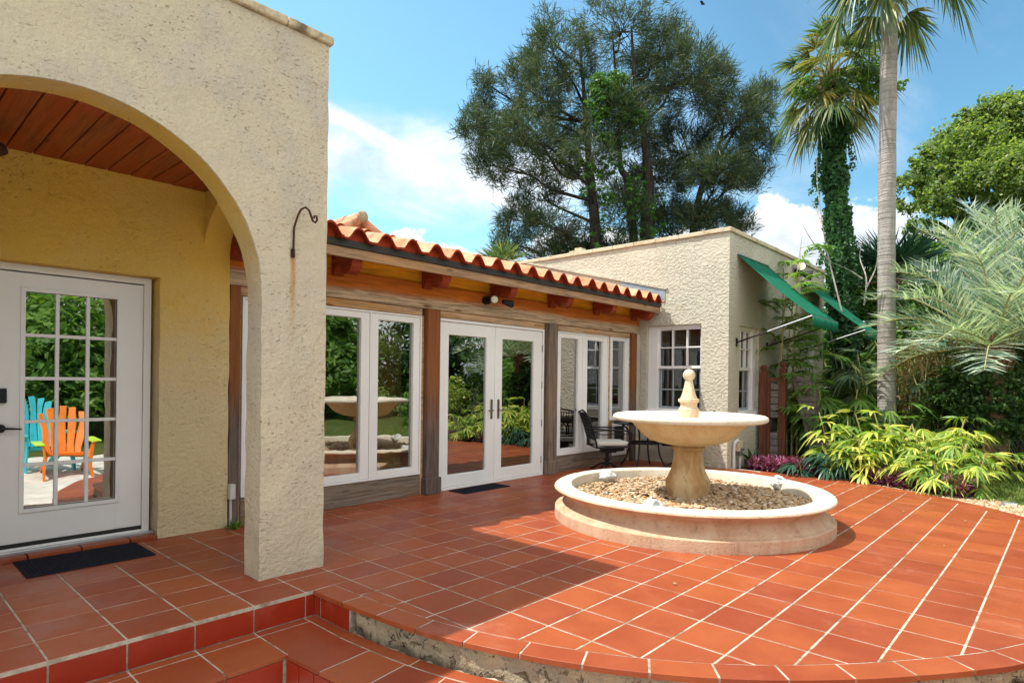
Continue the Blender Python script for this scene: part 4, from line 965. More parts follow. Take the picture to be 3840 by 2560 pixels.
swivel_chair((-1.72, 5.72, 0), R(50), 'black iron swivel chair with a pale seat cushion, its back to the double doors'); swivel_chair((-1.02, 6.83, 0), R(165), 'black iron swivel chair mostly hidden behind the fountain bowl by the far wall')
tb = empty('patio_table', (-1.52, 6.48, 0), 0, 'round glass topped black iron table in the shaded patio corner', 'table')
mb = MB(); mb.tube([(0, 0, .712), (0, 0, .722)], .50, 48); mb.build('glass_top', M['table_glass'], tb)
mb = MB(); mb.lathe([(.485, .715), (.505, .715), (.505, .732), (.485, .732), (.485, .715)], n=48); mb.build('top_rim', M['black_iron'], tb, smooth=True)
for k in range(4):
    a = .25+k*math.pi/2; c, s = math.cos(a), math.sin(a); mb = MB(); mb.tube(bez([(c*.40, s*.40, .71), (c*.27, s*.27, .60), (c*.24, s*.24, .40), (c*.28, s*.28, .18), (c*.38, s*.38, .012)]), .014, 8); mb.build('leg', M['black_iron'], tb, smooth=True)
mb = MB(); mb.lathe([(.235, .39), (.255, .39), (.255, .42), (.235, .42), (.235, .39)], n=32); mb.tube([(-.24, 0, .405), (.24, 0, .405)], .01, 6); mb.tube([(0, -.24, .405), (0, .24, .405)], .01, 6); mb.build('stretcher', M['black_iron'], tb, smooth=True)

# garden screen against the side wall
sc_ = empty('garden_screen', (-.2, 8.6, 0), 0, 'red brown timber screen of grey horizontal slats between two capped posts', 'screen')
def G(o): return kid(o, sc_)
for (x, y, h) in ((-.36, 8.55, 1.60), (-.10, 8.75, 1.66)):
    mb = MB(); mb.box(x-.055, x+.055, y-.055, y+.055, -.2, h); G(mb.build('post', M['fence_red'], bevel=.01)); mb = MB(); mb.lathe([(.035, h), (.03, h+.02), (.055, h+.045), (.060, h+.075), (.045, h+.105), (.02, h+.118), (.001, h+.12)], x, y, 16); G(mb.build('post_cap', M['fence_red'], smooth=True))
mb = MB(); mb.bar((-.33, 8.60, 1.47), (-.13, 8.74, 1.47), .05, .06); mb.bar((-.29, 8.61, .15), (-.29, 8.61, 1.44), .05, .04); G(mb.build('rail', M['fence_red'], bevel=.004))
mb = MB()
for k in range(11):
    zz = .12+k*.122
    if k == 4: G(mb.build('slat_panel', M['slat_grey'], bevel=.003, seg=1)); mb = MB()
    if 3 < k < 6: continue
    mb.bar((-.31, 8.63, zz), (-.12, 8.76, zz), .02, .108)
G(mb.build('slat_panel', M['slat_grey'], bevel=.003, seg=1))
lv = empty('slatted_panel', (.2, 9.0, 0), 0, 'weathered grey slatted panel in a frame leaning behind the red post', 'panel')
A0, A1 = Vector((.02, 8.92, 1.55)), Vector((.26, 9.12, 1.52)); B0, B1 = Vector((.38, 8.95, .0)), Vector((.62, 9.25, .0))
mb = MB(); mb.bar(B0, A0, .05, .04); mb.bar(B1, A1, .05, .04); mb.bar(A0, A1, .04, .04); kid(mb.build('frame', M['slat_grey']), lv)
mb = MB()
for k in range(13):
    t = .04+k*.073; a, b = A0.lerp(B0, t), A1.lerp(B1, t); mb.bar(a+Vector((.02, .02, 0)), b-Vector((.02, .02, 0)), .025, .10)
kid(mb.build('slats', M['slat_grey'], bevel=.003, seg=1), lv)
# pipes at the corner of the far house
pp = empty('pipe_stub', (-.44, 7.6, 0), 0, 'pale water pipes and a small meter box at the foot of the house corner', 'pipes')
mb = MB(); mb.tube(bez([(-.44, 7.50, -.05), (-.44, 7.50, .30), (-.43, 7.52, .42), (-.40, 7.58, .46)]), .025, 10); mb.tube([(-.42, 7.70, -.05), (-.42, 7.70, .26)], .018, 8); kid(mb.build('pipe', M['pvc'], smooth=True), pp)
mb = MB(); mb.box(-.474, -.41, 7.63, 7.80, .26, .44); kid(mb.build('meter_box', M['cream_stucco'], bevel=.01), pp)
mb = MB(); mb.tube([(-.40, 7.66, .20), (-.40, 7.66, .27)], .035, 10); mb.tube([(-.41, 7.72, .30), (-.36, 7.72, .30)], .02, 8); kid(mb.build('valve', M['unit_grey'], smooth=True), pp)
# small path light in the gravel
pl_ = empty('path_light', tuple(onz(3785, 1897, -.02)), .4, 'small grey spotlight lying in the gravel beside the patio edge', 'lamp')
mb = MB(); mb.box(-.07, .07, -.05, .05, .0, .045); mb.build('housing', M['grey_metal'], pl_, bevel=.01); mb = MB(); mb.box(-.055, .055, -.055, -.051, .008, .037); mb.build('lens', M['lamp_glass'], pl_)
# loose stone
lp = onz(2531, 2187, .008); mb = MB(); mb.sphere(lp, .014, 8, 6, (1, .8, .6)); tag(mb.build('pebble', M['pebble'], smooth=True), 'single loose pebble lying on the sunny tiles in front of the fountain', 'pebble')
# bird
bd = at(1614, 10, 30); mb = MB(); mb.sphere(bd, .05, 10, 6, (1.8, .7, .6)); mb.prism([(bd.y-.2, bd.z+.07), (bd.y, bd.z), (bd.y+.2, bd.z+.06), (bd.y, bd.z+.03)], bd.x-.06, bd.x+.06, 'x'); tag(mb.build('bird', M['bird_feather']), 'small dark bird flying high right of the tall tree', 'bird')
# deck chairs out in the garden, seen in the porch door
def garden_chair(loc, rz, frame, arms, lab):
    e = empty('garden_chair', loc, rz, lab, 'chair', 'bright garden chairs reflected in the porch door')
    for q in range(5):
        mb = MB(); yy = -.24+q*.12; h = 1.0+.10*math.cos((q-2)*.8); mb.bar((-.20, yy*.8, .30), (-.48, yy*1.15, h), .10, .02); mb.build('back_slat', frame, e, bevel=.01)
    mb = MB()
    for q in range(5): mb.bar((-.2+q*.12, -.27, .33+q*.022), (-.2+q*.12, .27, .33+q*.022), .10, .02)
    mb.build('seat', frame, e)
    for s in (-1, 1):
        mb = MB(); mb.box(-.40, .38, s*.36-.07, s*.36+.07, .56, .59); mb.build('armrest', arms, e, bevel=.01); mb = MB(); mb.box(.26, .36, s*.32-.015, s*.32+.015, 0, .56); mb.build('leg', frame, e); mb = MB(); mb.bar((-.50, s*.29, .02), (.30, s*.29, .40), .03, .12); mb.build('leg', frame, e)
    return e
c1_ = garden_chair((4.55, .22, -.335), R(185), M['orange_plastic'], M['lime_plastic'], 'orange garden chair with lime green arms reflected in the porch door'); c2_ = garden_chair((5.35, .02, -.335), R(170), M['teal_plastic'], M['teal_plastic'], 'turquoise garden chair reflected in the porch door left of the orange one')

c1_.scale = (1.05, 1.05, 1.05); c2_.scale = (1.1, 1.1, 1.2)
# ================================================================== PLANTS
G_ = np.array
def rnd_unit(n): return unit(rng.normal(size=(n, 3)))
def tree_limb(mb, a, b, r0, r1, bend=.15, n=7):
    a, b = Vector(a), Vector(b); L = (b-a).length; m1 = a.lerp(b, .33)+Vector(rng.normal(size=3))*L*bend*.35; m2 = a.lerp(b, .66)+Vector(rng.normal(size=3))*L*bend*.35+Vector((0, 0, L*bend*.3))
    P = bez([a, m1, m2, b], n); mb.tube(P, [r0+(r1-r0)*i/(len(P)-1) for i in range(len(P))], 6, cap=False); return P

# --- feathery tall pine behind the flat roofed house
pine = empty('feathery_pine', tuple(at(1440, 1000, 26)), 0, 'tall feathery dark pine with vine draped twin trunks rising behind the flat roofed house', 'tree')
pine.location.z = 0
PD = 24
trunkA = [at(1375, 760, PD), at(1368, 560, PD), at(1360, 450, PD), at(1350, 330, PD+.5), at(1340, 200, PD+.8), at(1330, 90, PD+1)]
trunkB = [at(1500, 760, PD), at(1485, 560, PD), at(1490, 440, PD), at(1482, 330, PD), at(1460, 200, PD-.5), at(1450, 60, PD-.8)]
trunkC = [at(1478, 600, PD), at(1450, 470, PD-.3), at(1425, 380, PD-.5), at(1420, 250, PD-.6), at(1405, 60, PD-.6)]
trunkD = [at(1540, 580, PD+.3), at(1600, 480, PD+.5), at(1640, 380, PD+.6), at(1665, 280, PD+.6)]
mb = MB(); trunks = []
for tr, r0, r1 in ((trunkA, .28, .03), (trunkB, .34, .03), (trunkC, .20, .02), (trunkD, .18, .03)):
    tr[0].z = 0; P = bez(tr, 8); mb.tube(P, [r0+(r1-r0)*i/(len(P)-1) for i in range(len(P))], 10); trunks += P
# crown clumps: (x, y, rx, ry) on the photo's small copy, depth offset, number of sprays
blobs = [(1430, 70, 120, 80, 0, 60), (1530, 120, 75, 80, .5, 70), (1280, 150, 75, 70, -.5, 55), (1350, 210, 80, 80, 1, 55), (1190, 190, 40, 60, 0, 26), (1235, 250, 60, 70, -1, 42), (1115, 190, 22, 36, 0, 12), (1105, 265, 32, 55, .5, 24), (1155, 300, 55, 55, 1, 34), (1090, 320, 34, 40, -1, 18), (1130, 380, 50, 40, 0, 28), (1200, 360, 70, 55, -1.5, 46), (1290, 330, 80, 60, 1.5, 50), (1400, 310, 80, 70, -1.5, 55), (1490, 250, 90, 80, 1, 70), (1570, 210, 80, 80, -1, 70), (1640, 200, 50, 60, 0, 34), (1590, 320, 90, 70, 1.5, 70), (1680, 290, 60, 60, -1, 44), (1745, 240, 34, 50, 0, 26), (1755, 330, 42, 55, .5, 36), (1700, 370, 60, 40, 1, 34), (1620, 420, 70, 45, -1.5, 46), (1520, 390, 80, 50, 1, 50), (1430, 410, 70, 55, 2, 42), (1340, 400, 60, 40, -2, 30), (1240, 440, 55, 35, 0, 24), (1190, 500, 40, 50, .5, 28), (1260, 540, 60, 40, -1, 34), (1340, 540, 60, 45, 1.5, 38), (1160, 560, 35, 26, 0, 16), (1430, 500, 50, 60, -1, 34), (1540, 500, 50, 40, 1, 30), (1610, 510, 60, 35, -.5, 34), (1680, 480, 45, 35, 1, 26), (1700, 520, 32, 30, 0, 14), (1300, 575, 90, 25, 1, 34), (1440, 560, 70, 30, 2, 34), (1580, 460, 60, 30, 2, 24), (1260, 60, 40, 60, .5, 14), (1690, 430, 40, 30, -1, 18)]
qb = QB(); tb_ = MB()
pxm = PD/1410.0
fwd = Vector((-math.sin(YAW), math.cos(YAW), 0)); rgt = Vector((math.cos(YAW), math.sin(YAW), 0))
bases, dirs, cnt = [], [], 0
for (bx, by, rx, ry, dz_, nn) in blobs:
    c = at(bx, by, PD)+fwd*dz_
    tp = min(trunks, key=lambda p: (p-c).length+max(0, p.z-c.z+1.2)*2.0)
    L = tree_limb(mb, tp, c, .055+.004*(c-tp).length, .022, .22)
    for k in range(int(nn*1.7)):
        u = rng.normal(size=3); u /= np.linalg.norm(u); rr = rng.uniform(.25, 1.1)**.5
        p = c+rgt*float(u[0]*rx*pxm*rr)+Vector((0, 0, float(u[2]*ry*pxm*rr)))+fwd*float(u[1]*(rx+ry)*.5*pxm*rr)
        if k % 3 == 0: tree_limb(tb_, L[random.randrange(len(L)//2, len(L))], p, .018, .006, .25, 2)
        out = unit(G_([float(v) for v in (p-c)])+G_([0, 0, .75])+.35*rng.normal(size=3)); bases.append(G_(p[:])); dirs.append(out)
bases = G_(bases); dirs = G_(dirs); nb = len(bases); per = 42
ba = np.repeat(bases, per, 0)+rng.normal(size=(nb*per, 3))*G_([.12, .12, .16]); da = unit(np.repeat(dirs, per, 0)+.55*rng.normal(size=(nb*per, 3)))
qb.blades(ba, da, unit(np.cross(da, rnd_unit(len(da)))), rng.uniform(.18, .46, len(ba)), rng.uniform(.018, .032, len(ba)), rng.uniform(.0, .30, len(ba)), 2)
kid(qb.build('crown', M['pine_needle']), pine); kid(mb.build('trunk', M['dark_bark'], smooth=True, angle=180), pine); kid(tb_.build('twigs', M['dark_bark']), pine)

def leaf_cloud(blobs_, n_, size, matname, name='foliage', flat_=.9, ontop=0.35, aspect=.55):
    """leaves gathered in many small bunches spread over ellipsoids (centre, radii, weight)"""
    q = QB(); W_ = sum(b[2] for b in blobs_)
    for c, rad, w_ in blobs_:
        nb_ = max(4, int(n_*w_/W_/26)); u = rnd_unit(nb_); rr = rng.uniform(.35, 1, (nb_, 1))**.45; bc = G_(c)+u*rr*G_(rad)
        per_ = 26; p = np.repeat(bc, per_, 0)+rng.normal(size=(nb_*per_, 3))*min(rad)*.16*G_([1, 1, .7]); nn_ = np.repeat(u, per_, 0)*.6+G_([0, 0, ontop+.3])
        q.leaves(p, rng.uniform(.6, 1.25, len(p))*size, nn_, aspect)
    return q.build(name, M[matname])
# --- vine hanging in the pine
vb = [(tuple(at(bx, by, PD-2.2)), (rx*pxm, .5, ry*pxm), w_) for bx, by, rx, ry, w_ in ((1395, 190, 42, 26, 3), (1380, 230, 30, 45, 3), (1430, 230, 26, 40, 2), (1455, 270, 30, 22, 1.6), (1390, 290, 22, 40, 1.5), (1420, 350, 16, 50, 1.2), (1345, 400, 20, 50, 1.3), (1395, 420, 16, 60, 1.3), (1462, 420, 12, 50, 1.2), (1448, 470, 14, 50, .8), (1510, 500, 12, 70, .8), (1378, 520, 12, 70, 1), (1490, 540, 14, 50, .8))]
tag(leaf_cloud(vb, 7000, .13, 'vine_leaf', 'climbing_vine'), 'bright green creeper hanging in the middle of the feathery pine', 'creeper')

# --- fan palms
def fan(q, base, d, L, Rb, nseg=34, spread=2.5, droop=.35, w_=.05, stem=None):
    """one costapalmate leaf: stalk along d, blades fanned about its end"""
    d = Vector(d).normalized(); side = d.cross(Vector((0, 0, 1))); side = side.normalized() if side.length > .1 else Vector((1, 0, 0)); up = side.cross(d)
    P = bez([base, Vector(base)+d*L*.5+Vector((0, 0, .02*L)), Vector(base)+d*L+Vector((0, 0, -.12*L))], 4); e = P[-1]; d2 = (P[-1]-P[-3]).normalized()
    if stem is not None: stem.tube(P, [.018]*(len(P)-1)+[.008], 5, cap=False)
    a = np.linspace(-spread/2, spread/2, nseg)+rng.normal(size=nseg)*.03; s_ = G_(side[:]); dd = G_(d2[:]); uu = G_(up[:])
    dirs_ = unit(dd[None]*np.cos(a)[:, None]+s_[None]*np.sin(a)[:, None]+uu[None]*(.18*np.abs(np.sin(a)))[:, None]+rng.normal(size=(nseg, 3))*.04)
    sd = unit(np.cross(dirs_, uu[None]+.35*rng.normal(size=(nseg, 3)))); b_ = np.repeat(G_(e[:])[None], nseg, 0)
    q.blades(b_, dirs_, sd, Rb*(1-.25*np.abs(a)/(spread/2))*rng.uniform(.85, 1.1, nseg), w_, droop*rng.uniform(.5, 1.5, nseg), 3, [.35, 1, .7, .05])
def sabal(name, foot, top, r0, r1, nl, L, Rb, lab, leaf='sabal_leaf', low=-.75, lean=0, seed_hi=1.0, gold=0.0, bark_='palm_bark', group=None):
    e = empty(name, tuple(foot), 0, lab, 'palm tree', group); foot, top = Vector(foot), Vector(top); H = (top-foot).length
    P = [foot.lerp(top, t)+Vector((lean*math.sin(math.pi*t), 0, 0)) for t in np.linspace(0, 1, 26)]
    mb = MB(); mb.tube(P, [r0*(1.35-.35*min(1, t*8))+(r1-r0)*t+random.uniform(-.004, .004) for t in np.linspace(0, 1, 26)], 18); kid(mb.build('trunk', M[bark_], smooth=True, angle=180), e)
    q = QB(); q2 = QB(); st = MB()
    for k in range(nl):
        a = k*2.39996; t = (k+.5)/nl; el = seed_hi*(1-t)+low*t+rng.normal()*.10; d = Vector((math.cos(a)*math.cos(el), math.sin(a)*math.cos(el), math.sin(el)))
        fan(q2 if (rng.uniform() < gold) else q, top+Vector((0, 0, .3-.5*t)), d, L*rng.uniform(.6, 1.2), Rb*rng.uniform(.85, 1.12), 34, 2.9+.3*t, .25+.40*t, .040, st)
    kid(q.build('frond', M[leaf]), e); tag(e.children[-1], kind=None)
    if q2.k: kid(q2.build('frond', M['sabal_gold']), e)
    kid(st.build('leaf_stalks', M['cane']), e)
    mb = MB()
    for k in range(46):
        a = k*2.4; z_ = -.9+k*.024; p0 = top+Vector((math.cos(a)*r1*.9, math.sin(a)*r1*.9, z_)); p1 = p0+Vector((math.cos(a)*.10, math.sin(a)*.10, .22)); mb.tube([p0, p1], [.035, .012], 5)
    kid(mb.build('leaf_bases', M['boot_bark']), e)
    return e
f1 = onz(3325, 1700); b1 = at(2040, 905, 10.7); b1.z = -.05; t1 = at(2046, 12, 10.6)
sabal('cabbage_palm', b1, t1+Vector((0, 0, 1.35)), .145, .125, 38, 1.15, .72, 'tall cabbage palm with a clean grey trunk passing in front of the green awning', low=-1.15, lean=-.04)
b2 = at(1958, 700, 14); b2.z = -.05; t2 = at(1908, 255, 13.8)
p2 = sabal('cabbage_palm', b2, t2+Vector((0, 0, .65)), .20, .18, 50, .80, .64, 'ivy covered cabbage palm with golden drooping fronds left of the clean trunk', 'sabal_leaf', low=-.85, gold=.45, bark_='dark_bark')
ax = [b2.lerp(t2, t) for t in np.linspace(.25, 1.0, 20)]
q = QB(); 
for i, c in enumerate(ax):
    n_ = 700; a = rng.uniform(0, 6.283, n_); rr = (.205+.04*math.sin(i*1.9))*rng.uniform(.75, 1.25, n_); p = G_(c[:])+np.stack([rr*np.cos(a), rr*np.sin(a), rng.uniform(-.25, .25, n_)], 1); q.leaves(p, rng.uniform(.06, .12, n_), np.stack([np.cos(a), np.sin(a), a*0+.3], 1), .85)
for k in range(36):
    a = rng.uniform(0, 6.28); i = rng.integers(0, 20); c = G_(ax[i][:])+G_([math.cos(a)*.36, math.sin(a)*.36, 0]); tt = rng.uniform(0, 1, 60)[:, None]
    p = c+G_([math.cos(a)*.14, math.sin(a)*.14, -.7])*tt+rng.normal(size=(60, 3))*.03; q.leaves(p, .08, None, .8)
tag(q.build('ivy', M['ivy_leaf']), 'dark ivy wrapped round the trunk of the golden fronded palm', 'ivy')
vb = [(tuple(at(bx, by, 13.4)), (rx/1410*13.4, .35, ry/1410*13.4), w_) for bx, by, rx, ry, w_ in ((1850, 205, 34, 24, 2), (1985, 165, 42, 34, 2), (2000, 215, 30, 30, 1.5), (2060, 190, 20, 16, .5), (1930, 190, 40, 26, 1.3))]
tag(leaf_cloud(vb, 3800, .075, 'light_leaf', 'climbing_vine'), 'light green creeper spilling over the crown of the ivy covered palm', 'creeper')
# bare sticks beside it
mb = MB(); S0 = at(1935, 720, 12.5)
for pts_ in ([(1935, 720), (1905, 600), (1890, 520), (1878, 430), (1876, 360)], [(1905, 600), (1870, 560), (1845, 520)], [(1890, 520), (1875, 480), (1862, 455)], [(1985, 700), (1990, 640), (1975, 590), (1985, 540)], [(1990, 660), (2010, 620), (2015, 590)], [(1980, 640), (1950, 620), (1915, 605)]):
    P = bez([at(x, y, 12.5+.2*math.sin(x)) for x, y in pts_], 5); mb.tube(P, [.018+(.004-.018)*i/(len(P)-1) for i in range(len(P))], 6)
tag(mb.build('bare_tree', M['dead_wood'], smooth=True), 'leafless pale sapling with thin forked twigs in front of the ivy covered palm', 'tree')
# dark fan palm low between the trunks
e = empty('fan_palm', tuple(at(2050, 760, 15)), 0, 'dark green young fan palm spreading behind the clean palm trunk', 'palm tree'); e.location.z = 0
q = QB(); st = MB(); hub = at(2045, 655, 14.5)
for k in range(22):
    a = k*2.4; el = 1.25-1.3*(k/22); d = Vector((math.cos(a)*math.cos(el), math.sin(a)*math.cos(el), math.sin(el))); fan(q, hub, d, .6+.3*random.random(), 1.05, 34, 3.2, .06, .045, st)
kid(q.build('frond', M['fan_dark']), e); st.tube([Vector((hub.x, hub.y, 0)), hub], [.2, .16], 12); kid(st.build('trunk', M['boot_bark']), e)
# palmetto at the far left behind the tile roof
e = empty('palmetto', tuple(at(1150, 620, 20)), 0, 'pale green palmetto tuft showing over the tile roof left of the pine', 'palm tree'); e.location.z = 0
q = QB(); st = MB(); hub = at(1150, 615, 20)
for k in range(18):
    a = k*2.4; el = 1.3-1.3*(k/18); d = Vector((math.cos(a)*math.cos(el), math.sin(a)*math.cos(el), math.sin(el))); fan(q, hub, d, .45, .75, 26, 2.6, .10, .035, st)
kid(q.build('frond', M['sabal_leaf']), e); st.tube([Vector((hub.x, hub.y, 0)), hub], [.2, .16], 10); kid(st.build('trunk', M['boot_bark']), e)

# --- silvery feather palm
e = empty('silver_feather_palm', tuple(at(2285, 1000, 9.7)), 0, 'silvery feather palm with arching fronds over the dark vine covered trunk at the photo edge', 'palm tree'); e.location.z = 0
q = QB(); st = MB(); hub = at(2285, 790, 9.6)
for k in range(40):
    a = k*2.39996; t = (k+.5)/40; el = 1.52-1.60*t+rng.normal()*.12; L = rng.uniform(1.25, 1.7)*(1.1-.25*t)+.9*(1-t); out = Vector((math.cos(a), math.sin(a), 0)); d = out*math.cos(el)+Vector((0, 0, math.sin(el)))
    P = bez([hub, hub+d*L*.35, hub+d*L*.70+out*.03*L-Vector((0, 0, .02*L)), hub+d*L*.96+out*.14*L-Vector((0, 0, (.10+.16*t)*L))], 9)
    st.tube(P, [.020-.015*i/(len(P)-1) for i in range(len(P))], 5, cap=False)
    n_ = 50; ii = np.linspace(.16, .995, n_)*(len(P)-1); i0 = np.minimum(ii.astype(int), len(P)-2); fr_ = (ii-i0)[:, None]; PA = G_([p[:] for p in P]); b_ = PA[i0]*(1-fr_)+PA[i0+1]*fr_; tn = unit(PA[i0+1]-PA[i0])
    sd = unit(np.cross(tn, G_([0, 0, 1.0])+.001)); up = np.cross(sd, tn)
    for s in (-1, 1):
        dd = unit(tn*.70+sd*s*.72+up*.42+rng.normal(size=(n_, 3))*.15); q.blades(b_, dd, unit(np.cross(dd, up+.2*rng.normal(size=(n_, 3)))), (.64*np.sin(np.pi*np.clip(np.linspace(.14, .98, n_), 0, 1))**.5+.04)*rng.uniform(.7, 1.1, n_), .021, .16, 2)
kid(q.build('frond', M['pindo_leaf']), e); kid(st.build('leaf_stalks', M['cane'], smooth=True), e)
mb = MB(); mb.tube([Vector((hub.x, hub.y, -.2)), hub], [.17, .15], 14)
for k in range(60): a = k*2.4; zz = hub.z-.6+k*.011; mb.tube([Vector((hub.x+math.cos(a)*.12, hub.y+math.sin(a)*.12, zz)), Vector((hub.x+math.cos(a)*.26, hub.y+math.sin(a)*.26, zz+.34))], [.025, .010], 5)
kid(mb.build('trunk', M['boot_bark'], smooth=True), e)

# --- oak on the right
oak = empty('live_oak', tuple(at(2290, 700, 21)), 0, 'broad live oak with olive green leaves at the right edge of the photo', 'tree'); oak.location.z = 0
OB = [(2330, 300, 110, 80, 0), (2250, 330, 80, 70, 1), (2190, 360, 60, 50, -1), (2150, 400, 50, 50, 0), (2110, 430, 40, 50, .5), (2120, 480, 50, 40, -1), (2200, 450, 90, 60, -2), (2300, 430, 110, 70, -2), (2380, 380, 90, 90, -1), (2230, 520, 90, 40, -1.5), (2330, 520, 90, 50, -1), (2120, 530, 35, 35, 0), (2290, 250, 50, 32, 0), (2340, 225, 40, 26, .5), (2230, 270, 40, 26, 0), (2120, 370, 28, 22, 0), (2420, 280, 90, 70, 0), (2160, 580, 50, 36, -1), (2220, 290, 34, 22, 0)]
bl = [(tuple(at(x, y, 21)+fwd*dz_), (rx*21/1410, (rx+ry)*.5*21/1410, ry*21/1410), rx*ry*((rx+ry)/2)**.3) for x, y, rx, ry, dz_ in OB]
kid(leaf_cloud(bl, 62000, .15, 'oak_leaf', 'crown'), oak)
mb = MB(); tp = at(2300, 620, 21); bt = Vector((tp.x, tp.y, -.2)); mb.tube(bez([bt, bt.lerp(tp, .5), tp], 6), .38, 12)
for c, rad, w_ in bl: tree_limb(mb, tp, c, .14, .03, .3)
kid(mb.build('trunk', M['dark_bark'], smooth=True, angle=180), oak)
vb = [(tuple(at(x, y, 15)), (.8, .6, .45), 1) for x, y in ((2330, 400), (2300, 450), (2340, 480), (2270, 500))]

def fan_shrub(loc, rz, h, ncane, leaf, lab, cat, group=None, nm='lady_palm', fl=.36, nf=9, fw=.05, spread=.35, low=.25, spreadf=2.2):
    """clump of canes, each with whorls of fingered leaves"""
    e = empty(nm, loc, rz, lab, cat, group); q = QB(); st = MB()
    for k in range(ncane):
        a = rng.uniform(0, 6.28); r_ = spread*math.sqrt(rng.uniform()); b = Vector((r_*math.cos(a), r_*math.sin(a), 0)); hh = h*rng.uniform(.45, 1.0); tip = b+Vector((math.cos(a)*.25*hh, math.sin(a)*.25*hh, hh)); P = bez([b, b.lerp(tip, .5)+Vector((0, 0, .05)), tip], 4)
        st.tube(P, .009, 5, cap=False)
        for q_ in range(8):
            t = low+(1-low)*(q_+.6)/8; c = b.lerp(tip, t); aa = q_*2.4+k; el = rng.uniform(-.1, .8); d = Vector((math.cos(aa)*math.cos(el), math.sin(aa)*math.cos(el), math.sin(el))); fan(q, c, d, .14*rng.uniform(.8, 1.4), fl*rng.uniform(.75, 1.15), nf, spreadf, .55, fw, None)
    q.build('foliage', M[leaf], e); st.build('canes', M['cane'], e); return e
def P3(px, py, z_=0.0): return tuple(onz(px, py, z_))
g1 = 'lime and yellow leaved shrubs along the patio edge'
fan_shrub((1.12, 8.15, -.05), 0, 1.05, 11, 'yellow_leaf', 'yellow green drooping shrub beside the leaning slatted panel', 'shrub', g1, fl=.34, nf=6, fw=.06)
fan_shrub((1.38, 8.0, -.05), 1, .65, 7, 'yellow_leaf', 'low yellow green shrub between the two purple patches', 'shrub', g1, fl=.32, nf=7, fw=.05)
fan_shrub((1.66, 8.45, -.05), 2, 1.1, 13, 'yellow_leaf', 'tall yellow green shrub in front of the clean palm trunk', 'shrub', g1, fl=.34, nf=6, fw=.06)
fan_shrub((2.1, 8.3, -.05), 3, 1.0, 13, 'yellow_leaf', 'golden feathery shrub right of the clean palm trunk', 'shrub', g1, fl=.28, nf=10, fw=.035)
fan_shrub((2.42, 7.65, -.05), 4, .70, 11, 'yellow_leaf', 'small bright yellow green shrub behind the right end of the purple plants', 'shrub', g1, fl=.27, nf=10, fw=.035)
fan_shrub((2.5, 9.5, -.05), 5, .60, 7, 'yellow_leaf', 'rightmost yellow green shrub at the edge of the lawn', 'shrub', g1, fl=.36, nf=10, fw=.035)
fan_shrub((.78, 7.85, -.05), 6, .40, 6, 'fan_dark', 'small blue green palm seedling at the end of the first purple patch', 'shrub', fl=.3, nf=9, fw=.035, nm='palm_seedling')
g2 = 'tall lady palms behind the yellow shrubs'
for i, (x, y, h, lf, lab) in enumerate([(.55, 9.9, 1.6, 'light_leaf', 'lady palm clump just beyond the slatted panel'), (1.05, 10.9, 2.2, 'sabal_leaf', 'lady palm clump left of the clean palm trunk'), (1.5, 10.4, 1.3, 'light_leaf', 'lady palm clump right of the clean palm trunk'), (2.4, 11.6, 2.2, 'shrub_leaf', 'dark lady palm clump behind the golden shrub'), (.1, 13.4, 2.9, 'light_leaf', 'tall lady palm clump under the far awning'), (1.1, 12.4, 2.9, 'sabal_leaf', 'tall lady palm clump behind the clean palm trunk')]):
    fan_shrub((x, y, -.05), i, h, 20, lf, lab, 'shrub', g2, fl=.48, nf=11, fw=.045, spread=.55, low=.35)
# tall bamboo palm against the side wall
e = empty('bamboo_palm', (-.22, 9.35, -.05), 0, 'slender bamboo palm growing past the green awning against the side wall', 'palm tree'); q = QB(); st = MB()
for (dx_, dy_, hh, a) in ((0, 0, 4.15, .6), (.05, .15, 3.9, 1.4), (-.05, -.3, 3.5, -.5), (.12, -.12, 2.6, -1.2), (.1, .3, 2.9, 2.0), (.18, .0, 2.2, .2), (.02, -.42, 3.0, -1.0)):
    tip = Vector((dx_+.22*math.cos(a), dy_+.22*math.sin(a), hh)); P = bez([Vector((dx_, dy_, 0)), Vector((dx_, dy_, hh*.5)), tip], 6); st.tube(P, [.016, .016, .016, .016, .015, .014, .013, .012, .011, .010, .008, .006, .004], 6, cap=False)
    for k in range(int(hh*3.2)):
        t = .36+.64*k/(hh*3.2); zc_ = P[min(12, int(t*12))]; aa = k*2.1+a; L = rng.uniform(.40, .62); el = rng.uniform(.15, .9); d = Vector((math.cos(aa)*math.cos(el)+.25, math.sin(aa)*math.cos(el), math.sin(el))).normalized()
        Q = bez([zc_, zc_+d*L*.5, zc_+d*L-Vector((0, 0, .22*L))], 5); st.tube(Q, .005, 4, cap=False); PA = G_([p[:] for p in Q]); n_ = 12; ii = np.linspace(.2, 1, n_)*(len(PA)-1); i0 = np.minimum(ii.astype(int), len(PA)-2); fr_ = (ii-i0)[:, None]; b_ = PA[i0]*(1-fr_)+PA[i0+1]*fr_; tn = unit(PA[i0+1]-PA[i0]); sd = unit(np.cross(tn, G_([0, 0, 1.0])+.001))
        for s in (-1, 1): dd = unit(tn*.8+sd*s*.8+rng.normal(size=(n_, 3))*.1); q.blades(b_, dd, unit(np.cross(dd, G_([0, 0, 1.])+.3*rng.normal(size=(n_, 3)))), .25, .036, .35, 2)
q.build('frond', M['light_leaf'], e); st.build('stem', M['cane'], e, smooth=True)
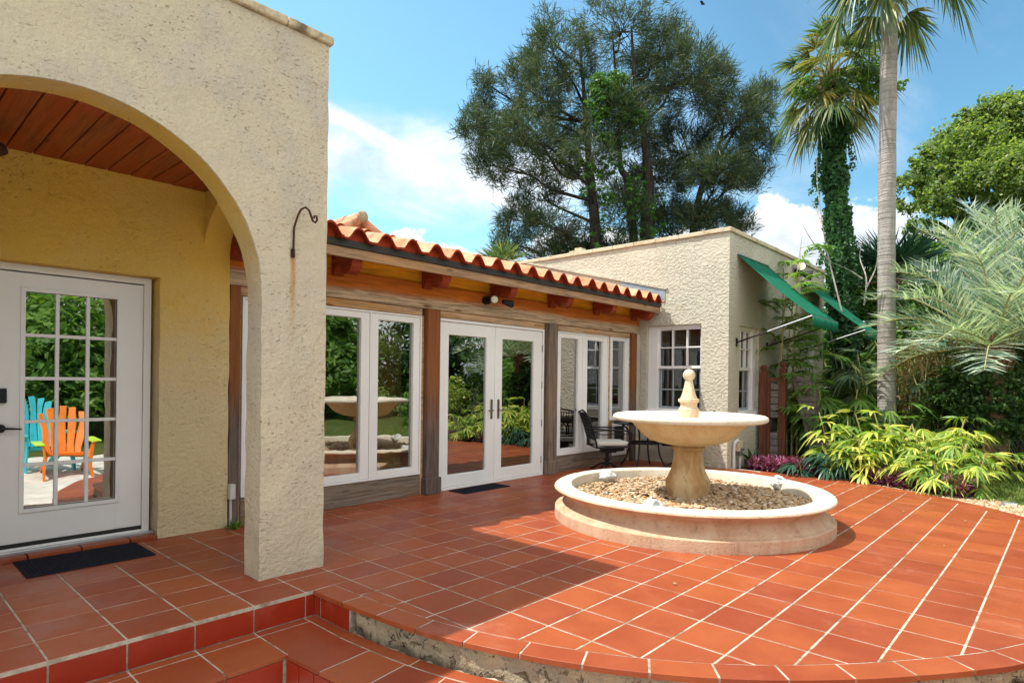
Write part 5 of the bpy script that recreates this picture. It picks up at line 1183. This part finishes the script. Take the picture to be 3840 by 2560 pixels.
# broad leafed plant at the wall foot
def strap_plant(nm, loc, n_, L, W_, matn, lab, cat, el0=.2, el1=1.3, droop=.5, group=None, rad=.08, parent=None):
    q = QB(); a = rng.uniform(0, 6.283, n_); el = rng.uniform(el0, el1, n_); d = np.stack([np.cos(a)*np.cos(el), np.sin(a)*np.cos(el), np.sin(el)], 1); b = G_(loc)+np.stack([np.cos(a)*rad*rng.uniform(0, 1, n_), np.sin(a)*rad*rng.uniform(0, 1, n_), a*0], 1)
    q.blades(b, d, unit(np.cross(d, G_([0, 0, 1.])+.3*rng.normal(size=(n_, 3)))), L*rng.uniform(.7, 1.15, n_), W_*rng.uniform(.7, 1.2, n_), droop*rng.uniform(.5, 1.4, n_), 3, [.4, 1, .8, .05])
    return tag(q.build(nm, M[matn]), lab, cat, group)
strap_plant('leafy_plant', (-.30, 8.15, -.05), 40, .55, .075, 'shrub_leaf', 'dark leafy plant at the wall foot before the red brown screen', 'plant', .5, 1.45, .5)
strap_plant('spiky_plant', (1.55, 9.5, -.05), 60, 1.25, .045, 'sabal_leaf', 'spiky strap leaved plant at the foot of the clean palm trunk', 'plant', .5, 1.4, .25)
strap_plant('spiky_plant', (2.55, 8.3, -.05), 26, .6, .03, 'light_leaf', 'grassy tuft between the golden and the rightmost yellow shrub', 'plant', .3, 1.3, .4)
# purple plants
def purple(poly_pts, n_tuft, lab):
    q = QB(); 
    for k in range(n_tuft):
        i = rng.integers(0, len(poly_pts)-1); t = rng.uniform(); x = poly_pts[i][0]*(1-t)+poly_pts[i+1][0]*t; y = poly_pts[i][1]*(1-t)+poly_pts[i+1][1]*t; off_ = rng.uniform(0, .55)
        x += off_*.25; y += off_*.9; h = rng.uniform(.05, .20)*(1.2-off_*.3); n_ = 9; a = rng.uniform(0, 6.283, n_); el = rng.uniform(.05, 1.2, n_); d = np.stack([np.cos(a)*np.cos(el), np.sin(a)*np.cos(el), np.sin(el)], 1)
        b = G_([x, y, -.03])+np.stack([a*0, a*0, np.linspace(.2, 1, n_)*h], 1); q.blades(b, d, unit(np.cross(d, G_([0, 0, 1.])+.2*rng.normal(size=(n_, 3)))), rng.uniform(.08, .16, n_), rng.uniform(.014, .024, n_), .25, 2, [.7, 1, .06])
    return tag(q.build('purple_plants', M['purple_leaf']), lab, 'ground cover', kind='stuff')
purple([(-.30, 7.62), (.1, 7.60), (.5, 7.62), (.85, 7.60)], 620, 'bed of purple strap leaved ground cover at the foot of the red brown screen'); purple([(1.35, 7.55), (1.8, 7.42), (2.2, 7.28), (2.65, 7.05)], 520, 'ribbon of purple ground cover along the patio below the yellow shrubs')
# gravel strip and soil
def strip_pts(n_, seg, w0, w1, z_):
    i = rng.integers(0, len(seg)-1, n_); t = rng.uniform(0, 1, n_)[:, None]; A_, B_ = G_(seg)[i], G_(seg)[i+1]; c = A_*(1-t)+B_*t; nrm_ = unit(np.stack([-(B_-A_)[:, 1], (B_-A_)[:, 0]], 1)); u = rng.uniform(w0, w1, n_)[:, None]
    xy = c-nrm_*u; return np.concatenate([xy, np.full((n_, 1), z_)+rng.uniform(-.01, .012, (n_, 1))], 1)
bseg = [(p[0], p[1]) for p in oc if p[1] > 4.2 and p[0] > .2]
gp = strip_pts(11000, bseg, .02, .62, -.028); tag(pebbles('gravel', gp, .020, M['pebble'], None, 1), 'pale river gravel along the back edge of the patio', 'gravel', kind='stuff')
so = MB(); o2 = offset(bseg, -.66)
so.add([(*p, -.034) for p in offset(bseg, .02)]+[(*p, -.036) for p in o2], [(i, i+1, len(bseg)+i+1, len(bseg)+i) for i in range(len(bseg)-1)]); so.add([(-.47, 7.45, -.02), (2.45, 7.25, -.02), (2.6, 8.4, -.02), (2.4, 13, -.02), (-.47, 13, -.02)], [(0, 1, 2, 3, 4)])
tag(so.build('soil', M['soil']), kind='structure')
# grass
n_ = 46000; x = 2.5+4.5*rng.uniform(0, 1, n_)**1.8; y = 6.6+7*rng.uniform(0, 1, n_)**1.5; msk = y > 7.3-(x-2.6)*.9; x, y = x[msk], y[msk]; n_ = len(x)
a = rng.uniform(0, 6.283, n_); el = rng.uniform(.4, 1.4, n_); d = np.stack([np.cos(a)*np.cos(el), np.sin(a)*np.cos(el), np.sin(el)], 1); gz_ = G_([ground_z(p, q2) for p, q2 in zip(x, y)])
q = QB(); q.blades(np.stack([x, y, gz_-.005], 1), d, unit(np.cross(d, G_([0, 0, 1.])+.001)), rng.uniform(.03, .075, n_), .008, .2, 2); tag(q.build('grass', M['grass_blade']), 'short green lawn grass at the right edge behind the gravel', 'grass', kind='stuff')
# weed at the porch wall
strap_plant('weed', (-2.03, .075, 0), 46, .13, .016, 'light_leaf', 'small green weed growing at the foot of the porch wall corner', 'weed', .2, 1.4, .4, rad=.03)
# canes (old bamboo) behind
e = empty('bamboo_clump', (2.0, 10.5, -.05), 0, 'dry yellowish bamboo canes standing between the clean palm trunk and the silver palm', 'bamboo'); st = MB(); q = QB()
for k in range(90):
    x_, y_ = rng.uniform(-.75, .9), rng.uniform(-.4, .4); hh = rng.uniform(1.3, 2.4); st.tube([(x_, y_, 0), (x_+rng.normal()*.05, y_, hh*.5), (x_+rng.normal()*.14, y_+rng.normal()*.1, hh)], [.013, .012, .006], 5, cap=False)
st.build('canes', M['cane'], e)
n_ = 1500; b = np.stack([rng.uniform(-.8, .9, n_), rng.uniform(-.4, .4, n_), rng.uniform(.4, 2.3, n_)], 1); d = unit(rng.normal(size=(n_, 3))+G_([0, 0, -.6])); q.blades(b, d, unit(np.cross(d, rnd_unit(n_))), .26, .022, .3, 2); q.build('foliage', M['dry_leaf'], e)

def bush(nm, c, rad, n_, size, matn, lab, cat='shrub', group=None, extra=None, trunk=True):
    e = empty(nm, (c[0], c[1], -.1), 0, lab, cat, group); bl_ = []
    for k in range(9):
        u = rnd_unit(1)[0]*G_([.55, .55, .45]); bl_.append((tuple(G_(c)+u*G_(rad)), tuple(G_(rad)*rng.uniform(.4, .62)), 1))
    bl_.append((tuple(c), tuple(G_(rad)*.7), 2)); o = leaf_cloud(bl_, n_, size, matn); kid(o, e)
    mb = MB()
    for k in range(7): tree_limb(mb, (c[0]+rng.normal()*.1, c[1]+rng.normal()*.1, -.1), tuple(G_(c)+rnd_unit(1)[0]*G_(rad)*.6), .04, .01, .2, 4)
    kid(mb.build('trunk', M['dark_bark']), e); return e
g3 = 'dense shrubs closing the garden behind the palms'
bush('shrub', at(2230, 900, 9.9), (.62, .5, .85), 8000, .085, 'shrub_leaf', 'dark vine covered shrub under the silver feather palm', group=g3)
bush('shrub', at(2300, 925, 9.5), (.5, .42, .72), 5500, .075, 'shrub_leaf', 'dark glossy leaved shrub hiding the trunk of the silver feather palm', group=g3)
bush('shrub', at(2340, 850, 10.5), (.9, .7, 1.2), 9000, .09, 'shrub_leaf', 'dark shrub at the right photo edge under the silver palm', group=g3)
bush('shrub', at(2150, 760, 13.5), (1.3, .9, 1.3), 9000, .11, 'light_leaf', 'mid green shrub behind the bamboo canes', group=g3)
bush('shrub', at(2010, 780, 16), (1.6, 1.0, 1.6), 9000, .13, 'shrub_leaf', 'dark shrub behind the clean palm trunk, left side', group=g3)
bush('shrub', at(1905, 790, 17), (1.3, 1.0, 1.9), 8000, .13, 'shrub_leaf', 'dark shrub just past the corner of the flat roofed house', group=g3)
bush('shrub', at(1985, 660, 15.5), (1.0, .8, 1.0), 6000, .10, 'light_leaf', 'vine leaved shrub at the foot of the ivy covered palm', group=g3)
bush('shrub', at(2190, 640, 19), (2.2, 1.2, 1.6), 11000, .14, 'light_leaf', 'tall green shrub filling the gap below the live oak', group=g3)
bush('shrub', at(2330, 700, 17), (1.9, 1.1, 1.8), 10000, .14, 'shrub_leaf', 'tall dark shrub below the live oak at the photo edge', group=g3)
bush('shrub', at(2100, 850, 18), (2.2, 1.0, 1.6), 9000, .14, 'shrub_leaf', 'wide dark shrub closing the view behind the bamboo', group=g3)
# garden across the lawn, seen in the panes
g4 = 'garden trees across the lawn mirrored in the windows'
for i, (x, y, rx, rz_, mt) in enumerate([(12.5, 1.0, 2.4, 2.6, 'light_leaf'), (13.5, 5.5, 2.6, 2.4, 'shrub_leaf'), (12.5, 9.5, 2.6, 2.8, 'light_leaf'), (11.5, 13.5, 2.8, 3.2, 'shrub_leaf'), (8.0, 17.0, 2.8, 3.0, 'light_leaf'), (4.3, 15.5, 2.2, 2.4, 'shrub_leaf'), (13.0, -3.5, 2.6, 2.8, 'shrub_leaf'), (16, 3, 3.2, 4.2, 'shrub_leaf'), (15.5, 11, 3.2, 4.4, 'oak_leaf'), (11, 19.5, 3.4, 4.4, 'shrub_leaf'), (4.5, 20.5, 3.2, 4.0, 'shrub_leaf'), (15.5, -6.5, 3.2, 4.4, 'oak_leaf'), (6.8, 9.8, .9, .8, 'light_leaf'), (8.5, 12.0, 1.0, 1.1, 'yellow_leaf')]):
    lab = ['pale green', 'dark green', 'light green', 'deep green', 'bright green', 'shadowy', 'dense dark', 'tall dark', 'tall olive', 'tall shadowy', 'large dark', 'large olive', 'small bright', 'small yellow'][i]+' garden bush across the lawn mirrored in the house windows'
    bush('garden_bush', (x, y, rz_*.62), (rx, rx, rz_), 9500 if rx > 1.2 else 3000, .25 if rx > 1.2 else .10, mt, lab, 'bush', g4)

# fallen leaves
n_ = 130; k = rng.uniform(0, 1, n_); x = rng.uniform(-1.9, 3.0, n_); y = 7.2-2.6*k**2.2-np.maximum(0, x-1.0)*.45; m_ = (np.hypot(x-FX, y-FY) > 1.45); x, y = x[m_], y[m_]
q = QB(); q.leaves(np.stack([x, y, np.full(len(x), .010)], 1), rng.uniform(.02, .055, len(x)), np.tile(G_([[0, 0, 6.0]]), (len(x), 1)), .4)
tag(q.build('fallen_leaves', M['dry_leaf']), 'few dry brown leaves scattered on the back of the tile patio', 'leaves', kind='stuff')
